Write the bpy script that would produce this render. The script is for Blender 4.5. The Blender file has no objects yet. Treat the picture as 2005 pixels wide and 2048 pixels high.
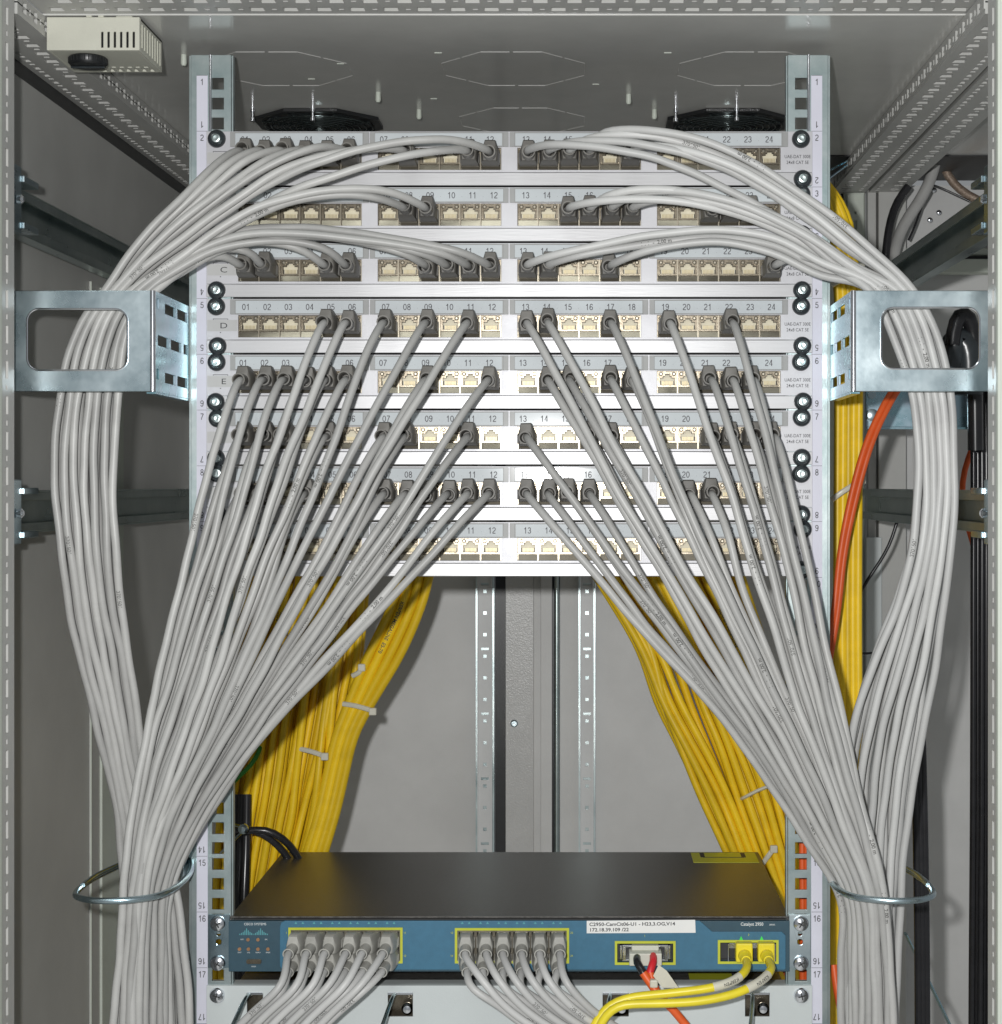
import bpy, bmesh, math, random
from mathutils import Vector
random.seed(7)
S = 0.001                      # everything below is written in millimetres
scene = bpy.context.scene
COL = scene.collection

# ------------------------------------------------------------------ camera, world, lamps, exposure
F, CX, CY, D0, XC = 3491.0, 1165.0, 970.0, 1391.0, 58.0
cam_data = bpy.data.cameras.new('camera')
cam = bpy.data.objects.new('camera', cam_data); COL.objects.link(cam)
cam.location = (XC*S, -D0*S, 0); cam.rotation_euler = (math.radians(90), 0, 0)
cam_data.sensor_fit = 'HORIZONTAL'; cam_data.sensor_width = 36
cam_data.lens = 36*F/2005.0
cam_data.shift_x = -(CX-1002.5)/2005.0
cam_data.shift_y = -(1024-CY)/2005.0
cam_data.clip_start = 0.05; cam_data.clip_end = 50
scene.camera = cam
scene.render.resolution_x = 1002; scene.render.resolution_y = 1024

world = bpy.data.worlds.new('World'); scene.world = world; world.use_nodes = True
bg = world.node_tree.nodes['Background']
bg.inputs[0].default_value = (0.93, 0.97, 1.0, 1); bg.inputs[1].default_value = 0.235

def lamp(name, kind, loc, energy, **kw):
    l = bpy.data.lights.new(name, kind); l.energy = energy
    for k, v in kw.items(): setattr(l, k, v)
    o = bpy.data.objects.new(name, l); COL.objects.link(o); o.location = Vector(loc)*S
    return o
lamp('camera_flash', 'POINT', (XC-52, -D0+10, 40), 55, shadow_soft_size=0.012, color=(1, 0.995, 0.985))
t1 = lamp('added_sheen_lamp', 'AREA', (-350, -1500, 1350), 6, shape='RECTANGLE', size=1.2, size_y=0.25, color=(0.95, 1, 0.97))  # added area lamp for reflections on the metal, no such source seen
t1.rotation_euler = (math.radians(48), 0, 0)
scene.view_settings.view_transform = 'Standard'; scene.view_settings.look = 'None'
scene.view_settings.exposure = 0.0; scene.view_settings.gamma = 1.0

def P(px, py, Y):              # measured photo point -> place in the rack, at its real depth Y
    d = D0+Y
    return Vector((XC+(px-CX)*d/F, Y, (CY-py)*d/F))

# ------------------------------------------------------------------ materials
MATS = {}
def mat(name, col, rough=0.5, metal=0.0, var=0.0, nscale=40, bump=0.0, bscale=400, rand=0.0, col2=None, emit=None, rvar=0.0, coat=0.0, stretch=None):
    m = bpy.data.materials.new(name); m.use_nodes = True
    nt = m.node_tree; b = nt.nodes['Principled BSDF']; L = nt.links.new
    b.inputs['Roughness'].default_value = rough; b.inputs['Metallic'].default_value = metal
    b.inputs['Base Color'].default_value = (*col, 1)
    if coat: b.inputs['Coat Weight'].default_value = coat; b.inputs['Coat Roughness'].default_value = 0.08
    tc = nt.nodes.new('ShaderNodeTexCoord'); src = tc.outputs['Object']
    if stretch:
        mp = nt.nodes.new('ShaderNodeMapping'); mp.inputs['Scale'].default_value = stretch; L(src, mp.inputs[0]); src = mp.outputs[0]
    if var or col2 or rand:
        n = nt.nodes.new('ShaderNodeTexNoise'); n.inputs['Scale'].default_value = nscale; n.inputs['Detail'].default_value = 6; n.inputs['Roughness'].default_value = 0.65
        L(src, n.inputs['Vector'])
        r = nt.nodes.new('ShaderNodeValToRGB'); e = r.color_ramp.elements
        e[0].position = 0.35; e[1].position = 0.65
        c2 = col2 or tuple(min(1, c*(1+var)) for c in col); c1 = tuple(c*(1-var) for c in col)
        e[0].color = (*c1, 1); e[1].color = (*c2, 1)
        L(n.outputs['Fac'], r.inputs[0]); out = r.outputs[0]
        if rand:
            oi = nt.nodes.new('ShaderNodeObjectInfo'); mr = nt.nodes.new('ShaderNodeMapRange')
            mr.inputs['To Min'].default_value = 1-rand; mr.inputs['To Max'].default_value = 1+rand
            L(oi.outputs['Random'], mr.inputs['Value'])
            vm = nt.nodes.new('ShaderNodeVectorMath'); vm.operation = 'SCALE'; L(out, vm.inputs[0]); L(mr.outputs[0], vm.inputs['Scale']); out = vm.outputs[0]
        L(out, b.inputs['Base Color'])
        if rvar:
            m2 = nt.nodes.new('ShaderNodeMapRange'); m2.inputs['To Min'].default_value = rough-rvar; m2.inputs['To Max'].default_value = rough+rvar
            m2.inputs['From Min'].default_value = 0.3; m2.inputs['From Max'].default_value = 0.7
            L(n.outputs['Fac'], m2.inputs['Value']); L(m2.outputs[0], b.inputs['Roughness'])
    if bump:
        n2 = nt.nodes.new('ShaderNodeTexNoise'); n2.inputs['Scale'].default_value = bscale; n2.inputs['Detail'].default_value = 3
        L(src, n2.inputs['Vector'])
        bp = nt.nodes.new('ShaderNodeBump'); bp.inputs['Strength'].default_value = bump; bp.inputs['Distance'].default_value = 0.0004
        L(n2.outputs['Fac'], bp.inputs['Height']); L(bp.outputs[0], b.inputs['Normal'])
    if emit: b.inputs['Emission Color'].default_value = (*emit, 1); b.inputs['Emission Strength'].default_value = 1
    MATS[name] = m; return m
paint   = mat('cabinet_paint', (0.48, 0.48, 0.46), 0.42, var=0.08, nscale=5, bump=0.25, bscale=900, rvar=0.04)
paintL  = mat('post_paint', (0.56, 0.60, 0.53), 0.5, var=0.04, nscale=20, bump=0.2, bscale=900)
roofm   = mat('roof_paint', (0.60, 0.60, 0.575), 0.16, var=0.08, nscale=5, bump=0.06, bscale=500, rvar=0.04)
rearm   = mat('rear_paint', (0.60, 0.60, 0.59), 0.45, var=0.07, nscale=6, bump=0.35, bscale=1100)
texm    = mat('orange_peel_paint', (0.52, 0.52, 0.51), 0.28, var=0.04, nscale=30, bump=0.7, bscale=650)
silver  = mat('silver_panel_paint', (0.54, 0.54, 0.565), 0.40, 0.12, var=0.025, nscale=60, bump=0.15, bscale=1500, rvar=0.04)
silver2 = mat('brushed_silver_edge', (0.52, 0.52, 0.53), 0.36, 0.2, var=0.05, nscale=50, bump=0.1, bscale=1200, stretch=(0.05, 1, 1))
zinc    = mat('zinc_plate', (0.30, 0.43, 0.49), 0.26, 1.0, nscale=7, col2=(0.60, 0.69, 0.72), bump=0.18, bscale=90, rvar=0.10)  # zinc spangle; its broad pale blotches also paint in missing reflections
zincd   = mat('zinc_dark', (0.38, 0.47, 0.48), 0.30, 1.0, nscale=8, col2=(0.60, 0.67, 0.66), bump=0.05, bscale=150, rvar=0.06)
zincb   = mat('blue_zinc', (0.26, 0.50, 0.56), 0.28, 1.0, nscale=22, col2=(0.52, 0.62, 0.72), bump=0.05, bscale=160, rvar=0.06)
chrome  = mat('bright_steel', (0.78, 0.80, 0.84), 0.16, 1.0, var=0.05, nscale=90)
strip   = mat('number_strip_white', (0.66, 0.66, 0.75), 0.55, var=0.02)
ink     = mat('black_ink', (0.03, 0.03, 0.035), 0.6, var=0.05)
greyink = mat('grey_ink', (0.10, 0.10, 0.11), 0.6, var=0.05)
printm  = mat('cable_print', (0.09, 0.09, 0.085), 0.7, var=0.3, nscale=300)
holder  = mat('holder_grey', (0.33, 0.335, 0.33), 0.5, var=0.03, coat=0.3)
card    = mat('card_blue_white', (0.54, 0.58, 0.60), 0.6, var=0.03, nscale=30, coat=0.5, bump=0.9, bscale=45)
letterp = mat('letter_plate', (0.48, 0.48, 0.475), 0.45, var=0.02)
nickel  = mat('nickel', (0.16, 0.135, 0.10), 0.27, 0.9, nscale=120, col2=(0.25, 0.22, 0.17), bump=0.15, bscale=500)
nickelb = mat('nickel_bright', (0.33, 0.30, 0.24), 0.28, 0.9, var=0.05, nscale=120)
beige   = mat('port_beige', (0.66, 0.60, 0.44), 0.45, var=0.08, nscale=200)
jackdark = mat('port_dark_brown', (0.10, 0.085, 0.06), 0.5, var=0.1)  # dark brown port walls that outline the beige insert
gold    = mat('contact_gold', (0.36, 0.30, 0.17), 0.35, 0.5, var=0.1, nscale=200)
bootm   = mat('boot_grey', (0.135, 0.128, 0.115), 0.50, var=0.06, nscale=90, rand=0.14, bump=0.1, bscale=700)
bootl   = mat('boot_light_grey', (0.38, 0.375, 0.345), 0.5, var=0.06, nscale=90, rand=0.1, bump=0.1, bscale=700)
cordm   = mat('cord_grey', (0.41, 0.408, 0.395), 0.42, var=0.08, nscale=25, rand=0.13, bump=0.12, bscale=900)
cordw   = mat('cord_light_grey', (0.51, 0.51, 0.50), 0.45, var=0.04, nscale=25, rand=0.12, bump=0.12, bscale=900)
yellow  = mat('yellow_jacket', (0.84, 0.56, 0.014), 0.42, var=0.08, nscale=50, rand=0.12, bump=0.1, bscale=600)
yellowb = mat('bright_yellow_jacket', (0.82, 0.68, 0.03), 0.38, var=0.05, nscale=50, rand=0.05)
orange  = mat('orange_jacket', (0.72, 0.11, 0.02), 0.45, var=0.08, nscale=50, rand=0.08)
redj    = mat('red_jacket', (0.62, 0.02, 0.03), 0.4, var=0.08)
blackj  = mat('black_jacket', (0.018, 0.018, 0.020), 0.25, var=0.2, nscale=60, rand=0.2)
wirem   = mat('guard_wire', (0.10, 0.12, 0.12), 0.22, 0.9, var=0.1)
rubber  = mat('black_rubber', (0.028, 0.034, 0.038), 0.26, var=0.2, nscale=100)
blackm  = mat('black_plastic', (0.012, 0.013, 0.014), 0.35, var=0.2, nscale=100)
darkm   = mat('dark_housing', (0.035, 0.035, 0.035), 0.5, var=0.2, nscale=30)
topm    = mat('switch_lid', (0.080, 0.076, 0.070), 0.33, 0.3, var=0.45, nscale=260, bump=0.4, bscale=1500, rvar=0.05)
blue    = mat('switch_blue', (0.042, 0.150, 0.240), 0.45, var=0.06, nscale=150, bump=0.3, bscale=2000)
bluedk  = mat('switch_dark_blue', (0.03, 0.075, 0.105), 0.42, var=0.06, nscale=150, bump=0.3, bscale=2000)
galv    = mat('galvanised_strip', (0.64, 0.65, 0.65), 0.45, 0.0, var=0.06, nscale=14, bump=0.2, bscale=300)
railm   = mat('rail_zinc', (0.30, 0.38, 0.385), 0.36, 0.75, nscale=30, col2=(0.46, 0.52, 0.52), bump=0.1, bscale=200)
whitecore = mat('lit_slot_white', (0.80, 0.80, 0.76), 0.5, var=0.03)  # whitened so the post slots look lit from inside
ylines  = mat('yellow_line', (0.52, 0.55, 0.04), 0.45, var=0.05)
whitein = mat('white_ink', (0.75, 0.78, 0.78), 0.5, var=0.03)
tealin  = mat('teal_ink', (0.10, 0.35, 0.38), 0.5, var=0.03)
sticker = mat('white_sticker', (0.80, 0.80, 0.78), 0.5, var=0.02)
plast   = mat('beige_plastic', (0.58, 0.58, 0.50), 0.5, var=0.03, nscale=50, bump=0.2, bscale=800)
nylon   = mat('clear_nylon', (0.62, 0.60, 0.50), 0.35, var=0.06)
shelfm  = mat('pale_panel_paint', (0.56, 0.60, 0.60), 0.45, var=0.03, nscale=12, bump=0.2, bscale=900)
ledm    = mat('led_off', (0.30, 0.16, 0.08), 0.3, var=0.2)
ledg    = mat('led_green', (0.05, 0.45, 0.08), 0.3, var=0.1, emit=(0.01, 0.22, 0.02))
brown   = mat('braided_sleeve', (0.22, 0.15, 0.11), 0.5, 0.3, nscale=500, col2=(0.42, 0.34, 0.27), bump=0.8, bscale=800)
green   = mat('green_yellow_wire', (0.04, 0.28, 0.04), 0.4, var=0.1)
yel_lab = mat('yellow_label', (0.50, 0.52, 0.03), 0.4, var=0.05)

# ------------------------------------------------------------------ mesh helpers
class MB:
    def __init__(s): s.v = []; s.f = []; s.m = []
    def add(s, vs, fs, mi=0):
        b = len(s.v); s.v += [tuple(p) for p in vs]
        for f in fs: s.f.append(tuple(i+b for i in f)); s.m.append(mi)
        return s
    def box(s, x0, x1, y0, y1, z0, z1, mi=0):
        vs = [(x, y, z) for x in (x0, x1) for y in (y0, y1) for z in (z0, z1)]
        return s.add(vs, [(0,1,3,2), (4,6,7,5), (0,4,5,1), (2,3,7,6), (0,2,6,4), (1,5,7,3)], mi)
    def prism(s, loop, w0, w1, mp, mi=0):            # outline in (u, v), thickness w0..w1
        n = len(loop); vs = [mp(u, v, w0) for u, v in loop]+[mp(u, v, w1) for u, v in loop]
        fs = [tuple(range(n)), tuple(range(2*n-1, n-1, -1))]+[(i, i+n, (i+1) % n+n, (i+1) % n) for i in range(n)]
        return s.add(vs, fs, mi)
    def lathe(s, prof, n=16, c=(0,0,0), mi=0, axis='Y'):   # prof: (r, h); h along axis
        vs = []
        for r, h in prof:
            for k in range(n):
                a = 2*math.pi*k/n; x, z = r*math.cos(a), r*math.sin(a)
                vs.append({'Y': (c[0]+x, c[1]+h, c[2]+z), 'Z': (c[0]+x, c[1]+z, c[2]+h), 'X': (c[0]+h, c[1]+x, c[2]+z)}[axis])
        fs = [(i*n+k, (i+1)*n+k, (i+1)*n+(k+1) % n, i*n+(k+1) % n) for i in range(len(prof)-1) for k in range(n)]
        fs.append(tuple(range(n))); fs.append(tuple(range((len(prof)-1)*n+n-1, (len(prof)-1)*n-1, -1)))
        return s.add(vs, fs, mi)
    def tube(s, pts, r, n=8, mi=0, rz=None):
        fr = frames(pts); vs = []
        for p, T, N, B in fr:
            for k in range(n):
                a = 2*math.pi*k/n; vs.append(p+N*(r*math.cos(a))+B*((rz or r)*math.sin(a)))
        m = len(fr); fs = [(i*n+k, i*n+(k+1) % n, (i+1)*n+(k+1) % n, (i+1)*n+k) for i in range(m-1) for k in range(n)]
        fs.append(tuple(range(n-1, -1, -1))); fs.append(tuple(range((m-1)*n, m*n)))
        return s.add(vs, fs, mi)
    def holes(s, u0, u1, v0, v1, hs, mp, w0, w1, mi=0):    # plate with rectangular holes
        us = sorted({u0, u1, *[h[0] for h in hs], *[h[1] for h in hs]}); vv = sorted({v0, v1, *[h[2] for h in hs], *[h[3] for h in hs]})
        iu = {u: i for i, u in enumerate(us)}; iv = {v: i for i, v in enumerate(vv)}
        solid = [[True]*(len(vv)-1) for _ in range(len(us)-1)]
        for a, b, c, d in hs:
            for i in range(iu[a], iu[b]):
                for j in range(iv[c], iv[d]): solid[i][j] = False
        NV = len(vv); vs = [mp(u, v, w0) for u in us for v in vv]+[mp(u, v, w1) for u in us for v in vv]; o = len(us)*NV; fs = []
        g = lambda i, j: 0 <= i < len(us)-1 and 0 <= j < NV-1 and solid[i][j]
        for i in range(len(us)-1):
            for j in range(NV-1):
                if not solid[i][j]: continue
                a, b, c, d = i*NV+j, (i+1)*NV+j, (i+1)*NV+j+1, i*NV+j+1
                fs += [(a, b, c, d), (a+o, d+o, c+o, b+o)]
                if not g(i-1, j): fs.append((a, d, d+o, a+o))
                if not g(i+1, j): fs.append((b, b+o, c+o, c))
                if not g(i, j-1): fs.append((a, a+o, b+o, b))
                if not g(i, j+1): fs.append((d, c, c+o, d+o))
        return s.add(vs, fs, mi)
    def loops(s, loops, w0, w1, mp, mi=0):                  # outline with hole outlines, filled
        bm = bmesh.new(); es = []; k = 0; ids = []
        for lp in loops:
            vs = [bm.verts.new((u, v, 0)) for u, v in lp]
            es += [bm.edges.new((vs[i], vs[(i+1) % len(vs)])) for i in range(len(vs))]
            ids.append((k, len(lp))); k += len(lp)
        bm.verts.index_update()
        bmesh.ops.triangle_fill(bm, edges=es, use_beauty=True)
        base = [(v.co.x, v.co.y) for v in bm.verts]; tris = [tuple(v.index for v in f.verts) for f in bm.faces]; bm.free()
        n = len(base); vs = [mp(u, v, w0) for u, v in base]+[mp(u, v, w1) for u, v in base]
        fs = tris+[tuple(i+n for i in reversed(t)) for t in tris]
        for st, c in ids: fs += [(st+i, st+(i+1) % c, st+(i+1) % c+n, st+i+n) for i in range(c)]
        return s.add(vs, fs, mi)
    def text(s, string, h, org, right=(1,0,0), up=(0,0,1), mi=0, align='C', sx=1.0, weight=0):
        vs, fs, w = glyphs(string, weight); k = h/0.72
        o = Vector(org); R = Vector(right); U = Vector(up); off = {'C': -w/2, 'L': 0, 'R': -w}[align]
        return s.add([o+R*((x+off)*k*sx)+U*((y-0.36)*k) for x, y in vs], fs, mi)
    def mesh(s, name, mats, smooth=False):
        me = bpy.data.meshes.new(name); me.from_pydata([(a*S, b*S, c*S) for a, b, c in s.v], [], s.f)
        for m in (mats if isinstance(mats, (list, tuple)) else [mats]): me.materials.append(m)
        me.polygons.foreach_set('material_index', s.m)
        bm = bmesh.new(); bm.from_mesh(me); bmesh.ops.recalc_face_normals(bm, faces=bm.faces); bm.to_mesh(me); bm.free()
        if smooth:
            me.polygons.foreach_set('use_smooth', [True]*len(me.polygons))
            try: me.set_sharp_from_angle(angle=math.radians(38))
            except Exception: pass
        me.update(); return me
XZ = lambda y0=0: (lambda u, v, w: (u, w, v))
GL = {}
def arc(cx, cy, rx, ry, a0, a1, n=10): return [(cx+rx*math.cos(math.radians(a0+(a1-a0)*i/n)), cy+ry*math.sin(math.radians(a0+(a1-a0)*i/n))) for i in range(n+1)]
DIG = {'0': [arc(.22, .36, .175, .315, 90, 450, 20)], '1': [[(.08, .52), (.19, .56), (.25, .68)], [(.26, .72), (.26, 0)]],
 '2': [arc(.22, .50, .17, .175, 170, -35)+[(.10, .16), (.05, .045)], [(.04, .04), (.41, .04)]],
 '3': [arc(.21, .515, .15, .16, 165, -85), arc(.21, .205, .17, .165, 88, -170)], '4': [[(.41, .20), (.04, .20), (.30, .68)], [(.31, .72), (.31, 0)]],
 '5': [[(.38, .675), (.12, .675), (.075, .36)]+arc(.215, .235, .17, .195, 128, -165)], '6': [arc(.225, .215, .165, .175, 0, 360, 16), arc(.235, .50, .150, .175, 15, 150, 10)+[(.068, .42), (.055, .30), (.060, .20)]],
 '7': [[(.04, .675), (.40, .675)], [(.40, .67), (.27, .42), (.18, .20), (.15, 0)]], '8': [arc(.22, .53, .145, .148, 0, 360, 16), arc(.22, .205, .17, .168, 0, 360, 16)], }
DIG['9'] = [[(.44-x, .72-y) for x, y in st_] for st_ in DIG['6']]
def digits(string, hw=.050):
    vs, fs, x0 = [], [], 0
    for ch in string:
        for st_ in DIG[ch]:
            q = [Vector(p) for p in st_]; b = len(vs)
            for i, p in enumerate(q):
                d = (q[min(i+1, len(q)-1)]-q[max(i-1, 0)]).normalized(); n = Vector((-d.y, d.x))*hw
                vs += [(p.x+x0+n.x, p.y+n.y), (p.x+x0-n.x, p.y-n.y)]
            fs += [(b+2*i, b+2*i+1, b+2*i+3, b+2*i+2) for i in range(len(q)-1)]
        x0 += .50
    return vs, fs, x0-.06
def glyphs(string, weight=0):
    key = (string, weight)
    if key in GL: return GL[key]
    if string.isdigit(): GL[key] = digits(string); return GL[key]
    c = bpy.data.curves.new('glyphs', 'FONT'); c.body = string; c.size = 1; c.resolution_u = 3; c.offset = weight
    o = bpy.data.objects.new('glyphs', c); COL.objects.link(o)
    dg = bpy.context.evaluated_depsgraph_get(); ev = o.evaluated_get(dg); me = ev.to_mesh()
    vs = [(v.co.x, v.co.y) for v in me.vertices]; fs = [tuple(p.vertices) for p in me.polygons]
    w = max(v[0] for v in vs)+0.02 if vs else 0
    ev.to_mesh_clear(); bpy.data.objects.remove(o); bpy.data.curves.remove(c)
    GL[key] = (vs, fs, w); return GL[key]
def frames(pts):
    out = []; N = None
    for i, p in enumerate(pts):
        T = (pts[min(i+1, len(pts)-1)]-pts[max(i-1, 0)]).normalized()
        if N is None:
            ref = Vector((0, -1, 0)) if abs(T.y) < 0.9 else Vector((0, 0, 1)); N = (ref-T*ref.dot(T)).normalized()
        else: N = (N-T*N.dot(T)).normalized()
        out.append((p, T, N, T.cross(N)))
    return out
def spline(ctrl, step=7.0):
    c = [Vector(p) for p in ctrl]; c = [c[0]*2-c[1]]+c+[c[-1]*2-c[-2]]; out = []
    for i in range(1, len(c)-2):
        p0, p1, p2, p3 = c[i-1:i+3]
        t0 = 0; t1 = max((p1-p0).length, 1e-3)**0.5; t2 = t1+max((p2-p1).length, 1e-3)**0.5; t3 = t2+max((p3-p2).length, 1e-3)**0.5
        n = max(2, int((p2-p1).length/step))
        for k in range(n):
            t = t1+(t2-t1)*k/n
            A1 = p0*((t1-t)/(t1-t0))+p1*((t-t0)/(t1-t0)); A2 = p1*((t2-t)/(t2-t1))+p2*((t-t1)/(t2-t1)); A3 = p2*((t3-t)/(t3-t2))+p3*((t-t2)/(t3-t2))
            B1 = A1*((t2-t)/(t2-t0))+A2*((t-t0)/(t2-t0)); B2 = A2*((t3-t)/(t3-t1))+A3*((t-t1)/(t3-t1))
            out.append(B1*((t2-t)/(t2-t1))+B2*((t-t1)/(t2-t1)))
    out.append(c[-2]); return out
def smooth_pts(pts, it=2):
    for _ in range(it): pts = [pts[0]]+[(pts[i-1]+pts[i]*2+pts[i+1])/4 for i in range(1, len(pts)-1)]+[pts[-1]]
    return pts

ABS = {}
def thing(name, label, cat, at=(0,0,0), group=None):
    o = bpy.data.objects.new(name, None); COL.objects.link(o); o.empty_display_size = 0.01
    o.location = Vector(at)*S; ABS[o] = Vector(at)
    o['label'] = label; o['category'] = cat
    if group: o['group'] = group
    return o
def place(name, me, parent, at, bevel=0, rot=None):
    o = bpy.data.objects.new(name, me); COL.objects.link(o); o.parent = parent
    ABS[o] = Vector(at); o.location = (Vector(at)-ABS[parent])*S
    if rot: o.rotation_euler = rot
    if bevel:
        b = o.modifiers.new('bevel', 'BEVEL'); b.width = bevel*S; b.segments = 2; b.limit_method = 'ANGLE'; b.angle_limit = math.radians(40)
    return o
def part(parent, name, mb, mats, at=None, smooth=False, bevel=0):   # mb in absolute mm unless at is given
    if at is None:
        at = ABS[parent]; mb.v = [(a-at[0], b-at[1], c-at[2]) for a, b, c in mb.v]
    return place(name, mb.mesh(name, mats, smooth), parent, at, bevel)
def struct(o): o['kind'] = 'structure'; return o

U = 44.45
def ztop(u): return 326.45-U*(u-1)             # top of rack unit u

def norm(hs): return [tuple(round(c, 2) for c in h) for h in hs]      # keep coordinates on a shared grid
# ------------------------------------------------------------------ the cabinet: floor, panels, roof, posts, beams
fl = MB().box(-1500, 1500, -2500, 2000, -1210, -1200)
fo = bpy.data.objects.new('floor', fl.mesh('floor', paint)); COL.objects.link(fo); struct(fo)

cab = thing('cabinet', 'open grey steel equipment cabinet that frames the whole picture', 'cabinet', (0, 0, -700))
part(cab, 'side_panel', MB().box(-396, -392, -140, 650, -900, 352), paint)
part(cab, 'rear_panel', MB().box(-392, -66, 640, 644, -900, 352).box(74, 342, 640, 644, -900, 352), rearm)
# rear door joint
part(cab, 'rear_joint_strip', MB().box(-31, 1.6, 636, 644, -900, 330), texm, bevel=.5)
part(cab, 'rear_joint_strip', MB().box(10, 23, 628, 644, -900, 330).box(1.6, 10, 637, 644, -900, 330).box(32, 55, 634, 644, -900, 330), rearm, bevel=.5)
part(cab, 'rear_joint_gap', MB().box(-44, -31, 650, 652, -900, 330).box(23, 32, 641, 644, -900, 330), blackm)
def vert_perf(x0, x1, y, name, m):
    hs = []; z = -700; xm = (x0+x1)/2; n = 0
    while z < 300:
        hs.append((xm-2, xm+2, z, z+4)); n += 1
        if n % 3 == 0: hs.append((xm-4.5, xm+4.5, z+9, z+12))
        z += 25
    g = MB().holes(x0, x1, -880, 330, norm(hs), lambda u, v, w: (u, w, v), y, y+1.5)
    g.box(x0, x0+1.4, y-2.5, y, -880, 330).box(x1-1.4, x1, y-2.5, y, -880, 330)
    part(cab, name, g, m)
    part(cab, 'strip_backing', MB().box(x0-2.2, x0-.2, y+1, 642, -880, 330).box(x1+.2, x1+2.2, y+1, 642, -880, 330).box(x0, x1, y+4, y+5, -880, 330), zincd)
vert_perf(-63, -46, 626, 'perforated_profile', galv)
vert_perf(56, 71, 626, 'perforated_profile', galv)
rod = MB().lathe([(3.1, 0), (3.1, 700)], 12, (28.5, 632, -427), axis='Z')
part(cab, 'lock_rod', rod, zincd, smooth=True)
part(cab, 'rod_tip', MB().lathe([(2, 0), (3.4, 1), (3.4, 6), (2.4, 8)], 12, (28.5, 632, -436), axis='Z'), chrome, smooth=True)
part(cab, 'rear_screw', MB().lathe([(4.4, 0), (4.4, -1.5), (3, -2.6), (1.6, -2.6), (1.6, -1)], 16, P(1029, 1447, 636)), zinc, smooth=True)
# side strip lower down on the left wall
part(cab, 'side_strip', MB().box(-392, -391, 202, 232, -900, 186), paint)
part(cab, 'side_strip', MB().box(-392, -389, 234, 310, -900, 184).box(-391, -389.5, 200, 202.5, -900, 186), paintL, bevel=.6)
# roof
part(cab, 'roof_panel', MB().box(-392, 900, -76, 480, 354, 355.2), roofm)
part(cab, 'roof_rear_shade', MB().box(-392, 900, 480, 482, 352.5, 357).box(-392, 900, 482, 655, 357, 359), darkm)  # dark strip and cover put in as the shadow behind the roof edge
def octo(cx, cy, r=60, k=0.42):
    a = r*(1-k)
    return [(cx-a*.72, cy-r), (cx+a*.72, cy-r), (cx+r, cy-a*.62), (cx+r, cy+a*.62), (cx+a*.72, cy+r), (cx-a*.72, cy+r), (cx-r, cy+a*.62), (cx-r, cy-a*.62)]
for cx, cy in ((-200, 95), (0, 95), (200, 95), (0, 307)):
    g = MB(); pts = octo(cx, cy)
    for i in range(8):
        a = Vector(pts[i]); b = Vector(pts[(i+1) % 8]); d = (b-a).normalized(); n = Vector((-d.y, d.x))*0.25
        m1 = a+(b-a)*0.47; m2 = a+(b-a)*0.53
        for p, q in ((a, m1), (m2, b)):
            g.prism([(p-n)[:], (q-n)[:], (q+n)[:], (p+n)[:]], 353.6, 354.1, lambda u, v, w: (u, v, w))
    part(cab, 'knockout_outline', g, paint)
for x, y, z in ((-126, 182, 0), (100, 190, 0), (-96, 255, 0), (-270, 45, 0), (126, 255, 0)):
    part(cab, 'roof_stud', MB().lathe([(2.3, 0), (2.6, -7), (1.6, -9)], 10, (x, y, 354), axis='Z'), paintL, smooth=True)
for x, y in ((-145, 75), (-60, 38), (70, 150), (-78, 208), (128, 38), (-178, 130)): part(cab, 'roof_slot_lip', MB().box(x-3, x+3, y-.8, y+.8, 353.5, 354.1), paintL)
part(cab, 'roof_plug', MB().lathe([(9, 0), (9, -2), (7, -3.5)], 20, (272, 185, 354), axis='Z'), roofm, smooth=True)
# front top beam, two rows of slots
hs = []; x = -340
while x < 345:
    for yy, o in ((-94, 0), (-116, 12)):
        hs.append((x+o, x+o+10.5, yy, yy+10)); hs.append((x+o+16.4, x+o+20, yy+3.4, yy+6.4))
    x += 25
hs = [h for h in hs if h[1] < 348]
g = MB().holes(-348, 348, -128, -77, norm(hs), lambda u, v, w: (u, v, w), 355.0, 358.6)
g.box(-348, 348, -150, -128, 354, 362)
part(cab, 'top_beam', g, paint)
part(cab, 'beam_core', MB().box(-346, 346, -126, -77, 358.8, 366), paintL)
# side beams under the roof (left one, right one and the neighbour's)
def side_beam(x0, x1, sgn, lip):
    hs = []; y = -130
    xa = x0 if sgn > 0 else x1
    while y < 615:
        a, b = sorted((xa+sgn*5, xa+sgn*9.5)); hs.append((a, b, y, y+8)); hs.append((a, b, y+13.5, y+18))
        a, b = sorted((xa+sgn*21, xa+sgn*31)); hs.append((a, b, y+1, y+10.5))
        a, b = sorted((xa+sgn*24, xa+sgn*28.5)); hs.append((a, b, y+15, y+19))
        y += 25
    g = MB().holes(x0, x1, -140, 636, norm(hs), lambda u, v, w: (u, v, w), 338, 341.6)
    g.box(x0, x1, -140, 636, 346, 347)
    if lip is not None:
        h2 = []; y = -128
        while y < 615: h2.append((y, y+8.5, 342.2, 350.5)); h2.append((y+14, y+18, 344, 348.5)); y += 25
        xl = lip
        g.holes(-140, 636, 341.6, 353.5, norm(h2), lambda u, v, w: (w, u, v), *sorted((xl, xl-sgn*3)))
        g.box(xl-(7 if sgn > 0 else -7)-1, xl-(7 if sgn > 0 else -7)+1, -140, 636, 339.8, 346)
    part(cab, 'side_beam', g, paint)
side_beam(-391.5, -347, 1, -347); side_beam(347, 385, -1, 346); side_beam(389, 430, 1, None)
part(cab, 'beam_joint', MB().box(385, 389, -140, 636, 342, 346), blackm)
part(cab, 'beam_seal', MB().box(-393, -391.5, -140, 636, 326, 345), blackm)
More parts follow.
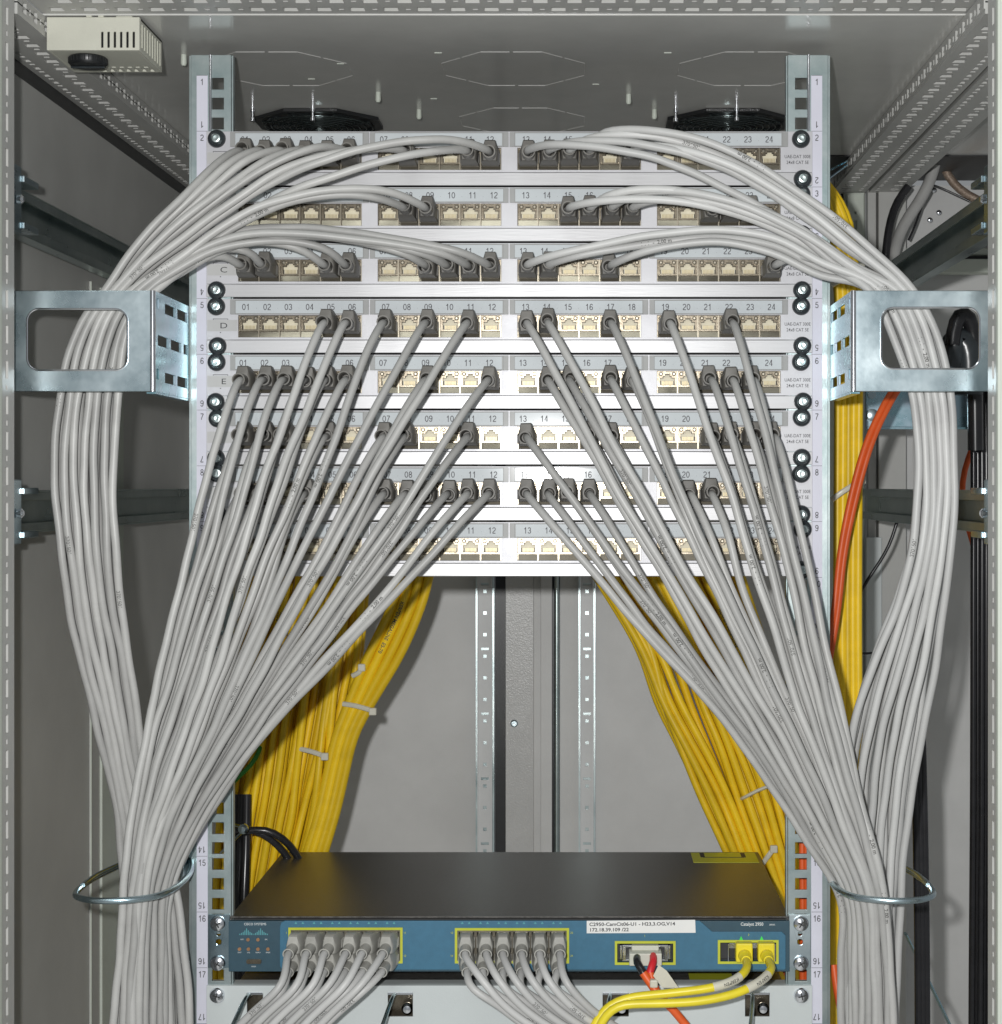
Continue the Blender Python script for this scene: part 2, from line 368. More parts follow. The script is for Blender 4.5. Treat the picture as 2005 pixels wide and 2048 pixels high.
# front posts with slotted inner faces
for sg in (-1, 1):
    hs = []; z = -700; row = 0
    while z < 350:
        hs.append((-163, -157, z, z+12.5)); hs.append((-162, -158.5, z+17, z+20.5)); z += 25
    g = MB().holes(-173, -145.5, -700, 356, norm(hs), lambda u, v, w: (w, u, v), sg*348, sg*351)
    g.box(min(sg*348, sg*392), max(sg*348, sg*392), -145.5, -144, -700, 356)
    part(cab, 'front_post', g, paint)
    part(cab, 'lit_slot_backing', MB().box(*sorted((sg*351.3, sg*353)), -172, -147, -700, 356), whitecore)  # white plate behind the slots, paints in their lit look
    part(cab, 'front_post_edge', MB().box(*sorted((sg*346.5, sg*394)), -180, -173, -700, 372), paintL, bevel=1.2)
# rear right corner posts and what shows of the next cabinet
g = MB()
g.box(342, 358, 630, 640, -900, 345).box(361, 385, 628, 640, -900, 345)
part(cab, 'rear_corner_post', g, paintL, bevel=1)
part(cab, 'rear_post_gap', MB().box(358, 361, 638, 641, -900, 345), blackm)
nb = thing('neighbour_cabinet', 'inside of the next grey cabinet seen past the right corner posts', 'cabinet', (560, 600, -700))
part(nb, 'rear_panel', MB().box(388, 900, 660, 664, -900, 352), rearm)
part(nb, 'corner_post', MB().box(388, 398, 626, 640, -900, 345).box(400, 432, 622, 640, -900, 345), paint, bevel=1)
hs = []; z = -880
while z < 300: hs.append((371, 375, z, z+10)); hs.append((371.6, 374.4, z+17, z+20)); z += 25
part(nb, 'slotted_profile', MB().holes(364, 382, -890, 335, norm(hs), lambda u, v, w: (u, w, v), 620, 621.5).box(365, 381, 624, 625, -890, 335), paintL)
part(nb, 'white_strip', MB().box(384, 402, 612, 616, -900, -60), shelfm, bevel=.8)
part(nb, 'cross_rail', MB().box(432, 900, 640, 648, 268, 276).box(432, 900, 630, 652, 246, 262).box(432, 900, 636, 648, 210, 214), paintL, bevel=1)
part(nb, 'dark_slit', MB().box(432, 900, 652, 656, 262, 268), blackm)  # black strip behind the slit between the cross rails
g = MB()
for px, py in ((1868, 380), (1878, 425), (1845, 395), (1860, 440)): g.lathe([(3, 0), (3, -2), (1, -3)], 10, P(px, py, 634))
part(nb, 'panel_screw', g, chrome, smooth=True)

# ------------------------------------------------------------------ thermostat under the roof
th = thing('thermostat', 'beige plastic thermostat box with a black knob, under the roof at upper left', 'thermostat', (-311, -38, 353))
x0, x1, y0, y1, z0, z1 = -346, -276, -75, -4, 328, 353
hs = [(x0+41+i*4.75, x0+42.7+i*4.75, z0+2, z0+14) for i in range(6)]
g = MB().holes(x0, x1, z0, z1, norm(hs), lambda u, v, w: (u, w, v), y0, y0+2)
g.box(x0, x1, y0+4, y1, z1-2, z1).box(x0, x0+2, y0+2, y1, z0, z1).box(x1-2, x1, y0+2, y1, z0, z1).box(x0+2, x1-2, y1-2, y1, z0, z1-2)
hb = [(x0+22+i*6.3, x0+25+i*6.3, y0+52, y0+55) for i in range(7)]+[(x0+24+i*6.3, x0+27+i*6.3, y0+60, y0+68) for i in range(7)]
g.holes(x0+2, x1-2, y0+2, y1-2, norm(hb), lambda u, v, w: (u, v, w), z0, z0+2)
for i in range(8): g.box(x1, x1+.8, y0+6+i*8, y0+9+i*8, z0+3, z1-4)
part(th, 'housing', g, plast, bevel=.5)
part(th, 'dark_inside', MB().box(x0+3, x1-3, y0+5, y0+6, z0+3, z1-3), blackm)
part(th, 'fixing_tab', MB().box(x0+8, x0+26, y0+6, y0+9, z1, z1+3).box(x0+30, x0+34, y0-.5, y0+4, z1, z1+4).box(x0+39, x0+43, y0-.5, y0+4, z1, z1+4).box(x0+52, x0+64, y0+2, y0+5, z1, z1+2), plast)
kn = MB().lathe([(13.5, 0), (14.5, -1), (14.5, -5), (13, -7)], 32, (x0+25, y0+22, z0), axis='Z')
for k in range(30):
    a = k*math.pi/15; kn.box(x0+25+14.4*math.cos(a)-.4, x0+25+14.4*math.cos(a)+.4, y0+22+14.4*math.sin(a)-.4, y0+22+14.4*math.sin(a)+.4, z0-5, z0-1)
kb = part(th, 'knob', kn, blackm, smooth=True)
part(kb, 'pointer', MB().box(x0+12, x0+38, y0+20.8, y0+23.2, z0-8.4, z0-7), rubber, bevel=.4)

# ------------------------------------------------------------------ roof fans
for cx, lab in ((-198, 'black roof fan behind a wire guard, left one, above ports 01 to 06'), (200, 'black roof fan behind a wire guard, right one, above ports 20 to 24')):
    f = thing('roof_fan', lab, 'fan', (cx, 307, 354), 'fans in the roof')
    o = octo(cx, 307, 60)
    inner = [(cx+53*math.cos(a*math.pi/16), 307+53*math.sin(a*math.pi/16)) for a in range(32)]
    part(f, 'frame', MB().loops([o, inner], 350.5, 353.9, lambda u, v, w: (u, v, w)), blackm, bevel=.6)
    part(f, 'dark_cavity_sheet', MB().prism(octo(cx, 307, 58), 353.3, 353.8, lambda u, v, w: (u, v, w)), darkm)  # dark sheet painted as the shade of the fan cavity, roof is uncut
    g = MB()
    for r in (52, 46, 40, 34, 28, 22, 16):
        g.tube([Vector((cx+r*math.cos(a*math.pi/16), 307+r*math.sin(a*math.pi/16), 346+r*.045)) for a in range(33)], 0.75, 6)
    part(f, 'wire_guard', g, wirem, smooth=True)
    for k in range(4):
        a = k*math.pi/4+.4; part(f, 'guard_spoke', MB().tube([Vector((cx-56*math.cos(a), 307-56*math.sin(a), 349.3)), Vector((cx+56*math.cos(a), 307+56*math.sin(a), 349.3))], 0.9, 6), wirem, smooth=True)
    part(f, 'hub', MB().lathe([(14, 0), (15, -3)], 24, (cx, 307, 353.2), axis='Z'), blackm, smooth=True)
    for k in range(7):
        a = k*2*math.pi/7; c, s_ = math.cos(a), math.sin(a)
        def mp(u, v, w, c=c, s_=s_): return (cx+u*c-v*s_, 307+u*s_+v*c, 351.6+w+v*.06)
        part(f, 'blade', MB().prism([(15, -7), (50, -12), (51, 10), (15, 7)], 0, .5, mp), rubber)
    for x, y in ((cx+3, 247), (cx-54, 250)): part(f, 'fixing_bolt', MB().lathe([(2.6, 0), (2.6, -3), (1.5, -3), (1.5, -9), (2.5, -9), (2.5, -12)], 12, (x, y, 354), axis='Z'), chrome, smooth=True)

# ------------------------------------------------------------------ 19 inch rails
for sg, nm in ((-1, 'left'), (1, 'right')):
    r = thing('mounting_rail', 'upright zinc mounting rail with numbered white strip, %s of the patch panels' % nm, 'rack rail', (sg*238, 0, -700), 'numbered upright rails')
    hs = []
    for u in range(1, 26):
        for h in (6.35, 22.25, 38.1):
            zc = ztop(u)-h
            if zc > -760: hs.append((sg*232.5-4.6, sg*232.5+4.6, zc-4.6, zc+4.6))
    a, b = sorted((sg*222, sg*254))
    g = MB().holes(a, b, -780, 343, norm(hs), lambda u, v, w: (u, w, v), 0, 2)
    g.box(*sorted((sg*220.6, sg*222)), 2, 9, -780, 343)
    g.box(*sorted((sg*254, sg*256)), 2, 60, -780, 343)
    part(r, 'channel', g, railm, bevel=.35)
    part(r, 'bright_fold', MB().lathe([(1.1, 0), (1.1, 61)], 10, (sg*238.4, -.2, 282), axis='Z'), chrome, smooth=True)
    g = MB().box(*sorted((sg*240.5, sg*249.3)), -.5, 0, -780, 326.45)
    ns = part(r, 'number_strip', g, strip)
    g = MB()
    for u in range(1, 23):
        zt = ztop(u); xm = sg*245.0
        g.box(xm-4.2, xm+4.2, -.62, -.5, zt-.14, zt+.14)
        g.text(str(u), 5.0, (xm, -.66, zt-5.2), sx=.9)
        g.text(str(u), 5.0, (xm, -.66, zt-U+5.2), right=(-1,0,0), up=(0,0,-1), sx=.9)
    part(ns, 'lettering', g, greyink)

# ------------------------------------------------------------------ patch panels
GC = (-166.8, -55.6, 55.6, 166.8); JP = 16.35
def port_x(n): return GC[(n-1)//6]+(((n-1) % 6)-2.5)*JP
def port_z(k): return 282-U*k-22.2
# jack mesh: nickel shell with stepped port mouth, shared by all jacks
step = [(-5.9, -2.4), (5.9, -2.4), (5.9, 3.6), (3.4, 3.6), (3.4, 5.2), (2.0, 5.2), (2.0, 6.6), (-2.0, 6.6), (-2.0, 5.2), (-3.4, 5.2), (-3.4, 3.6), (-5.9, 3.6)]
g = MB().loops([[(-7.6, -3.4), (7.6, -3.4), (7.6, 8.7), (-7.6, 8.7)], step], 1.6, 2.4, lambda u, v, w: (u, w, v))
g.add([(-7.6, 1.5, -3.4), (7.6, 1.5, -3.4), (7.6, .1, -8.6), (-7.6, .1, -8.6)], [(0,1,2,3)], 1)
g.box(-7.6, 7.6, .7, 1.6, -3.7, -3.2)
g.box(7.6, 8.15, -.6, 6, -8.7, 8.7, 1).box(-8.15, -7.7, -.2, 6, -8.7, 8.7)
g.lathe([(1.7, 1.6), (1.6, .8), (.9, .5)], 10, (-5.2, 0, 6.6), 1).lathe([(1.7, 1.6), (1.6, .8), (.9, .5)], 10, (5.2, 0, 6.6), 1).box(-7.4, -6.5, 1.0, 1.6, -2.6, 3, 0).box(6.5, 7.4, 1.0, 1.6, -2.6, 3, 0)
jackm = g.mesh('jack', [nickel, nickelb])
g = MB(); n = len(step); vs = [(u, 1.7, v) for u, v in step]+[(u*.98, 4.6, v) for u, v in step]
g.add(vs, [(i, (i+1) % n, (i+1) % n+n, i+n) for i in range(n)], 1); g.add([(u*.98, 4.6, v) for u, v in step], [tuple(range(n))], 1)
g.prism([(u*.86, v*.88+.1) for u, v in step], 3.9, 4.6, XZ())
g.box(-5.6, 5.6, 3.2, 4.5, 1.2, 3.2)
insm = g.mesh('port_insert', [beige, jackdark])
g = MB()
for i in range(8): g.box(-4.1+i*1.1, -3.55+i*1.1, 3.6, 4.5, -2.0, .9)
conm = g.mesh('contacts', gold)
# screw with black cup washer
g = MB().lathe([(7.1, 0), (7.3, -1.2), (6.6, -3.0), (5.2, -3.8), (4.0, -3.2), (3.6, -2.2)], 28)
washm = g.mesh('cup_washer', rubber, True)
g = MB().lathe([(4.0, -2), (4.1, -3.6), (3.3, -4.8), (2.2, -5.0), (2.1, -3.8), (0.05, -3.6)], 20)
scrm = g.mesh('mounting_screw', zincd, True)
# face plate
hs = [(c-49.15, c+49.15, -31.0, -13.4) for c in GC]
facem = MB().holes(-241.3, 241.3, -33.0, -.4, norm(hs), lambda u, v, w: (u, w, v), -1.8, 0).mesh('face_plate', silver)
lipm = MB().box(-241.3, 241.3, -2.3, 0, -43.5, -33.25).mesh('lower_lip', silver2)
g = MB().box(-222, 222, 6.5, 90, -42, -2)
for c in (-222, -111, 0, 111): pass
housm = g.mesh('housing', blackm)  # housing made black so the gaps between panels read as shade
g = MB().box(-55.1, 55.1, -2.6, -1.8, -12.9, -1.1).box(-55.1, -51, -3.4, -2.6, -12.9, -1.1).box(51, 55.1, -3.4, -2.6, -12.9, -1.1)
g.box(-51, 51, -3.2, -2.6, -12.9, -12.2).box(-51, 51, -3.2, -2.6, -2.0, -1.1)
holdm = g.mesh('label_holder', holder)
cardm = MB().box(-50.6, 50.6, -2.95, -2.62, -12.0, -2.1).mesh('label_card', card)
lettm = []
for q in range(4):
    g = MB()
    for i in range(6):
        g.text('%02d' % (q*6+i+1), 5.0, ((i-2.5)*16.9, -3.02, -7.0), sx=.93)
        if i < 5: g.box((i-2)*16.9-.15, (i-2)*16.9+.15, -3.02, -2.96, -8.2, -7.9)
    lettm.append(g.mesh('lettering', greyink))
g = MB().text('UAE-DAT 300E', 2.7, (229.5, -1.88, -20.4), sx=.86, weight=.004).text('24x8 CAT 5E', 2.7, (229.5, -1.88, -25.0), sx=.86, weight=.004)
modelm = g.mesh('model_lettering', ink)
platem = MB().box(-240.5, -216.5, -2.1, -1.8, -26.2, -17.2).mesh('letter_plate', letterp)
ORD = ['top', 'second', 'third', 'fourth', 'fifth', 'sixth', 'seventh', 'bottom']
PL = ['first from the top, under the roof fans', 'second from the top, its ports ten to fourteen empty', 'marked C, crossed by the lowest arching cords', 'marked D, its first four ports empty', 'marked E, its first six ports all plugged', 'sixth from the top, beside rail number seven', 'seventh from the top, with six neighbouring plugs left of centre', 'lowest of the stack, without any visible plug']
panels = []
for k in range(8):
    zt = 282-U*k
    p = thing('patch_bay', 'silver patch panel ' + PL[k], 'patch panel', (0, 0, zt), 'stack of 24-port patch panels'); panels.append(p)
    place('face_plate', facem, p, (0, 0, zt), .25); place('lower_lip', lipm, p, (0, 0, zt), .45); place('housing', housm, p, (0, 0, zt))
    for q in range(4):
        h = place('label_holder', holdm, p, (GC[q]-.2, 0, zt), .2); dx = random.uniform(-2.6, 1.2) if k not in (3,) else -.5
        if k == 4: dx = -2.6
        place('label_card', cardm, h, (GC[q]-.2+dx*.3, 0, zt)); place('lettering', lettm[q], h, (GC[q]+dx, 0, zt))
    place('model_lettering', modelm, p, (0, 0, zt))
    lp = place('letter_plate', platem, p, (0, 0, zt))
    g = MB()
    if k < 5: g.text('ABCDE'[k], 4.6, (-227.5, -2.16, -21.6), sx=1.35)
    if k in (0, 1, 2, 3, 4, 6): g.box(-236, -224, -1.92, -1.8, -16.6, -16.2).box(-236, -235.6, -1.92, -1.8, -17.6, -16.6).box(-224.4, -224, -1.92, -1.8, -17.6, -16.6)
    g.box(-230.4, -229.6, -1.95, -1.8, -27.6, -26.9)
    place('lettering', g.mesh('lettering', ink), lp, (0, 0, zt))
    for n in range(1, 25):
        j = place('jack', jackm, p, (port_x(n), 0, zt-22.2)); place('port_insert', insm, j, (port_x(n), 0, zt-22.2)); place('contacts', conm, j, (port_x(n), 0, zt-22.2))
    for sx_ in (-1, 1):
        for h in (6.35, 38.1):
            at = (sx_*(232.8+random.uniform(-.9, .9)), -1.8, zt-h+random.uniform(-.5, .5))
            s1 = place('mounting_screw', scrm, p, at, rot=(0, random.uniform(0, 3), 0)); place('cup_washer', washm, s1, at)

# ------------------------------------------------------------------ patch cords
def boot_mb(fin=True):
    g = MB()
    def sec(y, hb, ht, z0, z1, zs): return [(-hb, y, z0), (hb, y, z0), (hb+.5, y, zs), (ht, y, z1), (-ht, y, z1), (-hb-.5, y, zs)]
    secs = [sec(1.5, 6.6, 5.8, -6.0, 6.5, 2), sec(-7, 6.9, 5.2, -6.4, 8.2, 2), sec(-13, 6.8, 4.3, -6.2, 11.2, 2.5), sec(-22, 6.0, 4.0, -5.4, 11.6, 2.5), sec(-24, 5.2, 3.8, -4.8, 10.6, 2.2), sec(-24.5, 4.8, 3.2, -4.6, 5.2, 2)]
    vs = [v for s_ in secs for v in s_]; n = 6
    fs = [(i*n+k, i*n+(k+1) % n, (i+1)*n+(k+1) % n, (i+1)*n+k) for i in range(len(secs)-1) for k in range(n)]
    fs += [tuple(range(n)), tuple(range((len(secs)-1)*n+n-1, (len(secs)-1)*n-1, -1))]
    g.add(vs, fs)
    for y in (-3, -6, -9): g.box(-7.6, -6.6, y-1, y, -4.5, 3).box(6.6, 7.6, y-1, y, -4.5, 3)
    return g
bootmesh = boot_mb().mesh('boot', bootm, True); bootmesh_l = boot_mb().mesh('boot', bootl, True)
def collar(m):
    return MB().lathe([(5.0, -20), (5.0, -30), (4.7, -36.5), (5.1, -37), (5.1, -38.6), (4.1, -38.6), (3.5, -36.5), (3.4, -30), (3.4, -20)], 20).mesh('collar', m, True)
collmesh = collar(bootm); collmesh_l = collar(bootl)
plugmesh = MB().box(-5.7, 5.7, -6, 5, -5.2, 2.8).box(-3, 3, -5, 4, 2.8, 4).mesh('plug', nickelb)

PRINTS = ['1 . 1  -  2,00 m', '3701501', '1 . 1  -  2,00 m', '3701501']
def prints(parent, pts, r, string, s0, m=printm, h=2.9, flip=False):
    L = [0]
    for i in range(1, len(pts)): L.append(L[-1]+(pts[i]-pts[i-1]).length)
    vs, fs, w = glyphs(string, .018); k = h/0.72
    if s0+w*k > L[-1]: return
    out = []
    def at(s_):
        i = 1
        while i < len(L)-1 and L[i] < s_: i += 1
        t = (s_-L[i-1])/(L[i]-L[i-1]); return pts[i-1].lerp(pts[i], t), (pts[i]-pts[i-1]).normalized()
    for x, y in vs:
        u = (w-x)*k if flip else x*k
        v = (-(y-.36) if flip else (y-.36))*k
        p, T = at(s0+u); N = Vector((-.05, -1, .05)); N = (N-T*N.dot(T)).normalized(); B = T.cross(N)
        a = v/r; out.append(p+(N*math.cos(a)-B*math.sin(a)*1)*(r*1.03+.05))
    g = MB().add(out, fs); g2 = MB(); g2.v = [(a-ABS[parent][0], b-ABS[parent][1], c-ABS[parent][2]) for a, b, c in g.v]; g2.f = g.f; g2.m = g.m
    place('print', g2.mesh('print', m), parent, ABS[parent])

def env(tab, t, Y): return [P(x0+(x1-x0)*t, y, Yv) for (y, x0, x1), Yv in zip(tab, Y)]
def cord(label, group, start, pts, port=None, r=3.08, m=cordm, light=False, twist=0, name='patch_cable', printed=0.6, rot=None):
    o = thing(name, label, 'patch cord', start, group); pts = pts+[pts[-1]+(pts[-1]-pts[-2])*.3+Vector((0, 4, -120)), pts[-1]+(pts[-1]-pts[-2])*.3+Vector((0, 20, -420))]
    path = smooth_pts(spline(pts, 6.5), 3)
    ph = [random.uniform(0, 6.28) for _ in range(6)]; wl = [random.uniform(38, 60), random.uniform(85, 150)]; s_ = 0
    for q in range(1, len(path)):
        s_ += 6.5; w_ = min(1, max(0, (s_-45)/80))
        path[q] = path[q]+Vector((.22*math.sin(s_/wl[0]*6.28+ph[0])+.55*math.sin(s_/wl[1]*6.28+ph[1]), .5*math.sin(s_/wl[1]*6.28+ph[2]), .22*math.sin(s_/wl[0]*6.28+ph[3])+.5*math.sin(s_/wl[1]*6.28+ph[4])))*w_
    if port:
        rot = (random.uniform(-.05, .04), random.uniform(-.03, .03), random.uniform(-.05, .05))
        bt = place('boot', bootmesh_l if light else bootmesh, o, start, rot=rot); place('collar', collmesh_l if light else collmesh, bt, start); 
        place('plug', plugmesh, o, start)
    g = MB().tube(path, r, 12); part(o, 'cord', g, m, smooth=True)
    if random.random() < printed:
        for q in range(random.choice((1, 1, 2))):
            prints(o, path, r, random.choice(PRINTS), random.uniform(90, 420), flip=random.random() < .5)
    return o

# --- cords that fall straight to the rings
down_L = {3: [5, 6, 7, 9, 11], 4: [1, 2, 3, 4, 5, 6, 9, 12], 5: [1, 2, 3, 5, 7, 8, 11], 6: [1, 2, 4, 7, 8, 9, 10, 11, 12]}
down_R = {3: [13, 14, 17, 19, 22], 4: [14, 15, 17, 18, 21, 22, 23], 5: [13, 16, 17, 21, 22, 23, 24], 6: [13, 14, 15, 16, 20, 21]}
NUMW = 'one two three four five six seven eight nine ten eleven twelve thirteen fourteen fifteen sixteen seventeen eighteen nineteen twenty twenty-one twenty-two twenty-three twenty-four'.split()
ROWN = {0: 'the top panel', 1: 'the second panel', 2: 'panel C', 3: 'panel D', 4: 'panel E', 5: 'the sixth panel', 6: 'the seventh panel'}
LE = [(1450, 297, 545), (1600, 268, 434), (1700, 256, 374), (1790, 247, 341), (1900, 239, 340), (2070, 226, 342)]
RE = [(1450, 1452, 1688), (1600, 1562, 1722), (1700, 1622, 1748), (1800, 1682, 1770), (1900, 1684, 1780), (2070, 1682, 1786)]
def rankkey(side, k, n):
    x = port_x(n); z = port_z(k); tx = -285 if side < 0 else 290; tz = -330
    return (x-tx)/(z-tz)
for side, table, E in ((-1, down_L, LE), (1, down_R, RE)):
    lst = sorted([(rankkey(side, k, n), k, n) for k in table for n in table[k]])
    N = len(lst)
    # within small runs, cords of the upper panels lie in front
    layer = {}
    for i0 in range(0, N, 3):
        run = lst[i0:i0+3]
        for li, it in enumerate(sorted(run, key=lambda it: it[1])): layer[it[1:]] = li
    for i, (_, k, n) in enumerate(lst):
        t = (i+random.uniform(-.25, .25))/(N-1); t = min(1, max(0, t))
        li = layer[(k, n)]
        X, Z = port_x(n), port_z(k)
        yring = -90+li*7.5+random.uniform(-1, 1)
        ymid = -90+(k-3)*9+random.uniform(-2, 2)
        Ys = [ymid*.65+yring*.35, (ymid+yring)/2-2, yring, yring, yring+3, yring+8]
        tt = t if side < 0 else 1-t; dp = max(0, tt-.4)*62; Ys = [Ys[0]+dp*.3, Ys[1]+dp*.7]+[yy+dp for yy in Ys[2:]]
        e = env(E, t, Ys); tgt = e[0]
        d = Vector((tgt.x-X, 0, tgt.z-Z)); d.normalize()
        pts = [Vector((X, -24, Z)), Vector((X, -37, Z)), Vector((X+d.x*5, -46, Z+d.z*5)), Vector((X+d.x*26, -58-(3-li)*1.0, Z+d.z*28+1.5))]
        q = pts[-1].lerp(tgt, .38); q.y = min(-64, ymid+4); side_bow = (1 if side < 0 else -1)*random.uniform(-2, 6)
        q.x += side_bow; pts += [q]+e
        lab = 'grey cord from port %s of %s, falling to the %s ring' % (NUMW[n-1], ROWN[k], 'left' if side < 0 else 'right')
        cord(lab, 'grey cords falling to the %s ring' % ('left' if side < 0 else 'right'), (X, 0, Z), pts, port=True, printed=.75)

# --- cords that arch over to the brackets
LL = [(580, 210, 316), (640, 166, 268), (700, 139, 254), (760, 125, 246), (850, 112, 238), (950, 110, 233), (1100, 121, 239), (1200, 137, 246), (1300, 156, 263), (1400, 181, 276), (1500, 207, 288), (1600, 230, 305), (1700, 243, 335), (1790, 252, 360), (1900, 265, 376), (2070, 278, 386)]
RR = [(575, 1738, 1832), (640, 1775, 1868), (700, 1798, 1888), (782, 1824, 1906), (950, 1836, 1911), (1100, 1822, 1903), (1200, 1794, 1892), (1300, 1757, 1880), (1400, 1722, 1866), (1500, 1700, 1849), (1600, 1692, 1832), (1700, 1692, 1820), (1790, 1694, 1810), (1900, 1696, 1802), (2070, 1700, 1798)]
arcL = [((0,1), [(430,330),(372,388),(280,480)]), ((0,2), [(462,322),(392,388),(290,482)]), ((0,3), [(495,318),(412,388),(300,484)]),
 ((0,4), [(535,318),(432,390),(312,486)]), ((0,5), [(575,312),(455,385),(325,486)]), ((0,6), [(640,292),(540,330),(440,400),(335,488)]),
 ((0,8), [(740,296),(600,325),(470,398),(348,488)]), ((0,12), [(900,278),(780,287),(640,322),(500,392),(365,488)]), ((0,11), [(860,303),(740,328),(600,375),(490,432),(385,492)]),
 ((1,9), [(790,385),(700,376),(600,388),(500,422),(390,492),(330,535)]), ((1,8), [(760,395),(680,388),(590,402),(500,436),(400,498),(345,538)]),
 ((2,12), [(930,506),(820,482),(680,462),(540,455),(430,470),(340,520)]), ((2,11), [(900,510),(800,490),(670,472),(540,466),(435,482),(350,527)]),
 ((2,10), [(860,510),(760,488),(650,474),(540,472),(440,489),(355,531)]), ((2,9), [(820,510),(730,485),(640,472),(540,474),(445,492),(360,534)]),
 ((2,6), [(660,500),(590,482),(510,482),(430,500),(355,540)]), ((2,5), [(610,500),(550,484),(490,486),(430,504),(362,544)]),
 ((2,2), [(500,500),(450,494),(400,510),(345,552)]), ((2,1), [(450,510),(415,512),(370,532),(335,562)])]
arcR = [((2,24), [(1590,508),(1635,518),(1690,550)]), ((2,17), [(1270,508),(1350,490),(1440,482),(1540,502),(1640,552)]), ((2,14), [(1150,512),(1250,495),(1350,480),(1450,474),(1550,492),(1650,543)]),
 ((2,13), [(1100,512),(1200,490),(1320,468),(1430,458),(1540,472),(1650,528)]), ((1,23), [(1510,410),(1560,440),(1625,488),(1690,545)]), ((1,22), [(1470,402),(1540,425),(1620,475),(1700,545)]),
 ((1,21), [(1420,396),(1510,415),(1610,462),(1700,535)]), ((1,18), [(1300,400),(1400,400),(1500,425),(1610,475),(1700,545)]), ((1,15), [(1190,403),(1290,397),(1400,408),(1500,437),(1600,482),(1700,548)]),
 ((1,17), [(1265,388),(1340,380),(1430,394),(1530,428),(1640,485),(1725,548)]), ((1,16), [(1215,390),(1300,377),(1400,386),(1500,414),(1610,463),(1715,535)]),
 ((0,13), [(1100,288),(1200,294),(1320,320),(1450,374),(1580,450),(1700,535)]), ((0,18), [(1270,290),(1340,294),(1430,318),(1530,365),(1640,438),(1750,530)]),
 ((0,14), [(1140,284),(1240,282),(1360,303),(1480,352),(1600,425),(1720,515)]), ((0,15), [(1180,275),(1260,268),(1370,286),(1490,335),(1610,410),(1735,512)]), ((0,16), [(1200,266),(1280,258),(1390,276),(1500,322),(1620,398),(1750,505)])]
for side, arcs, E in ((-1, arcL, LL), (1, arcR, RR)):
    N = len(arcs); ncol = (N+2)//3
    for i, ((k, n), mid) in enumerate(arcs):
        X, Z = port_x(n), port_z(k); li = i % 3
        t = (i//3)/(ncol-1)*.95+li*.025; t = min(1, max(0, t+random.uniform(-.02, .02)))
        yb = -84+li*13+random.uniform(-1, 1); Y0 = {0: -84, 1: -72, 2: -60}[k]
        m = len(mid); pts = [Vector((X, -24, Z)), Vector((X, -37, Z))]
        f0 = P(*mid[0], -58); d = (f0-pts[-1]); d.y = 0; d.normalize()
        pts.append(Vector((X+d.x*5, -46, Z+d.z*4)))
        pts += [P(x, y, -56+(Y0+(yb-Y0)*(q/m)+56)*min(1, (q+.6)/2.2)) for q, (x, y) in enumerate(mid)]
        nn = len(E); Ys = []
        for q, (y, a, b) in enumerate(E):
            w = min(1, max(0, (y-1100)/550)); yr = (-44 if side < 0 else -48)+li*9
            Ys.append(yb*(1-w)+yr*w)
        pts += env(E, t, Ys)
        if side > 0:
            for q in range(-11, -3): pts[q].x += math.sin(i*2.1+q*.5)*1.6
        lab = 'grey cord from port %s of %s, arching to the %s bracket' % (NUMW[n-1], ROWN[k], 'left' if side < 0 else 'right')
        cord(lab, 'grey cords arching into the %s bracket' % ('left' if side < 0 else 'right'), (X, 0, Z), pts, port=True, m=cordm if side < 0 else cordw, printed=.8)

# ------------------------------------------------------------------ cable brackets
for sg, nm in ((-1, 'left'), (1, 'right')):
    b = thing('cable_bracket', 'zinc cable guide bracket with rounded window, on the %s side of the panels' % nm, 'bracket', (sg*300, -56, 105), 'zinc cable guide brackets')
    z0, z1 = 68.5, 142.5
    wx0, wx1, wz0, wz1, rr = (-348.5, -275, 84, 129, 9) if sg < 0 else (277, 349, 85, 130, 9)
    inner = []
    for cx, cz, a0 in ((wx1-rr, wz1-rr, 0), (wx0+rr, wz1-rr, 90), (wx0+rr, wz0+rr, 180), (wx1-rr, wz0+rr, 270)):
        for s_ in range(7): a = math.radians(a0+s_*15); inner.append((cx+rr*math.cos(a), cz+rr*math.sin(a)))
    xa, xb = sorted((sg*256.5, sg*372))
    g = MB().loops([[(xa, z0), (xb, z0), (xb, z1), (xa, z1)], inner], -113, -111, lambda u, v, w: (u, w, v))
    part(b, 'front_face', g, zinc, bevel=.5)
    hs = []
    for ya, yb_, z in ((-81, -48, 132.5), (-41, -8, 132.5), (-103, -70, 107), (-62, -29, 107), (-20, -6, 107), (-81, -48, 80.5), (-41, -8, 80.5), (-107, -100, 134), (-107, -100, 82)): hs.append((ya, yb_, z-3.8, z+3.8))
    a, c = sorted((sg*255.2, sg*257.2))
    g = MB().holes(-110.5, -2, z0, z1, norm(hs), lambda u, v, w: (w, u, v), a, c)
    g.box(*sorted((sg*255.2, sg*262)), -110.5, -3, z0-1.6, z0)
    part(b, 'side_face', g, zincb, bevel=.4)
    part(b, 'corner_bend', MB().lathe([(2.2, 0), (2.2, z1-z0)], 14, (sg*257, -111.6, z0), axis='Z'), chrome, smooth=True)
    part(b, 'window_rim', MB().tube([Vector((u, -113.4, v)) for u, v in inner]+[Vector((inner[0][0], -113.4, inner[0][1]))], .75, 6), chrome, smooth=True)

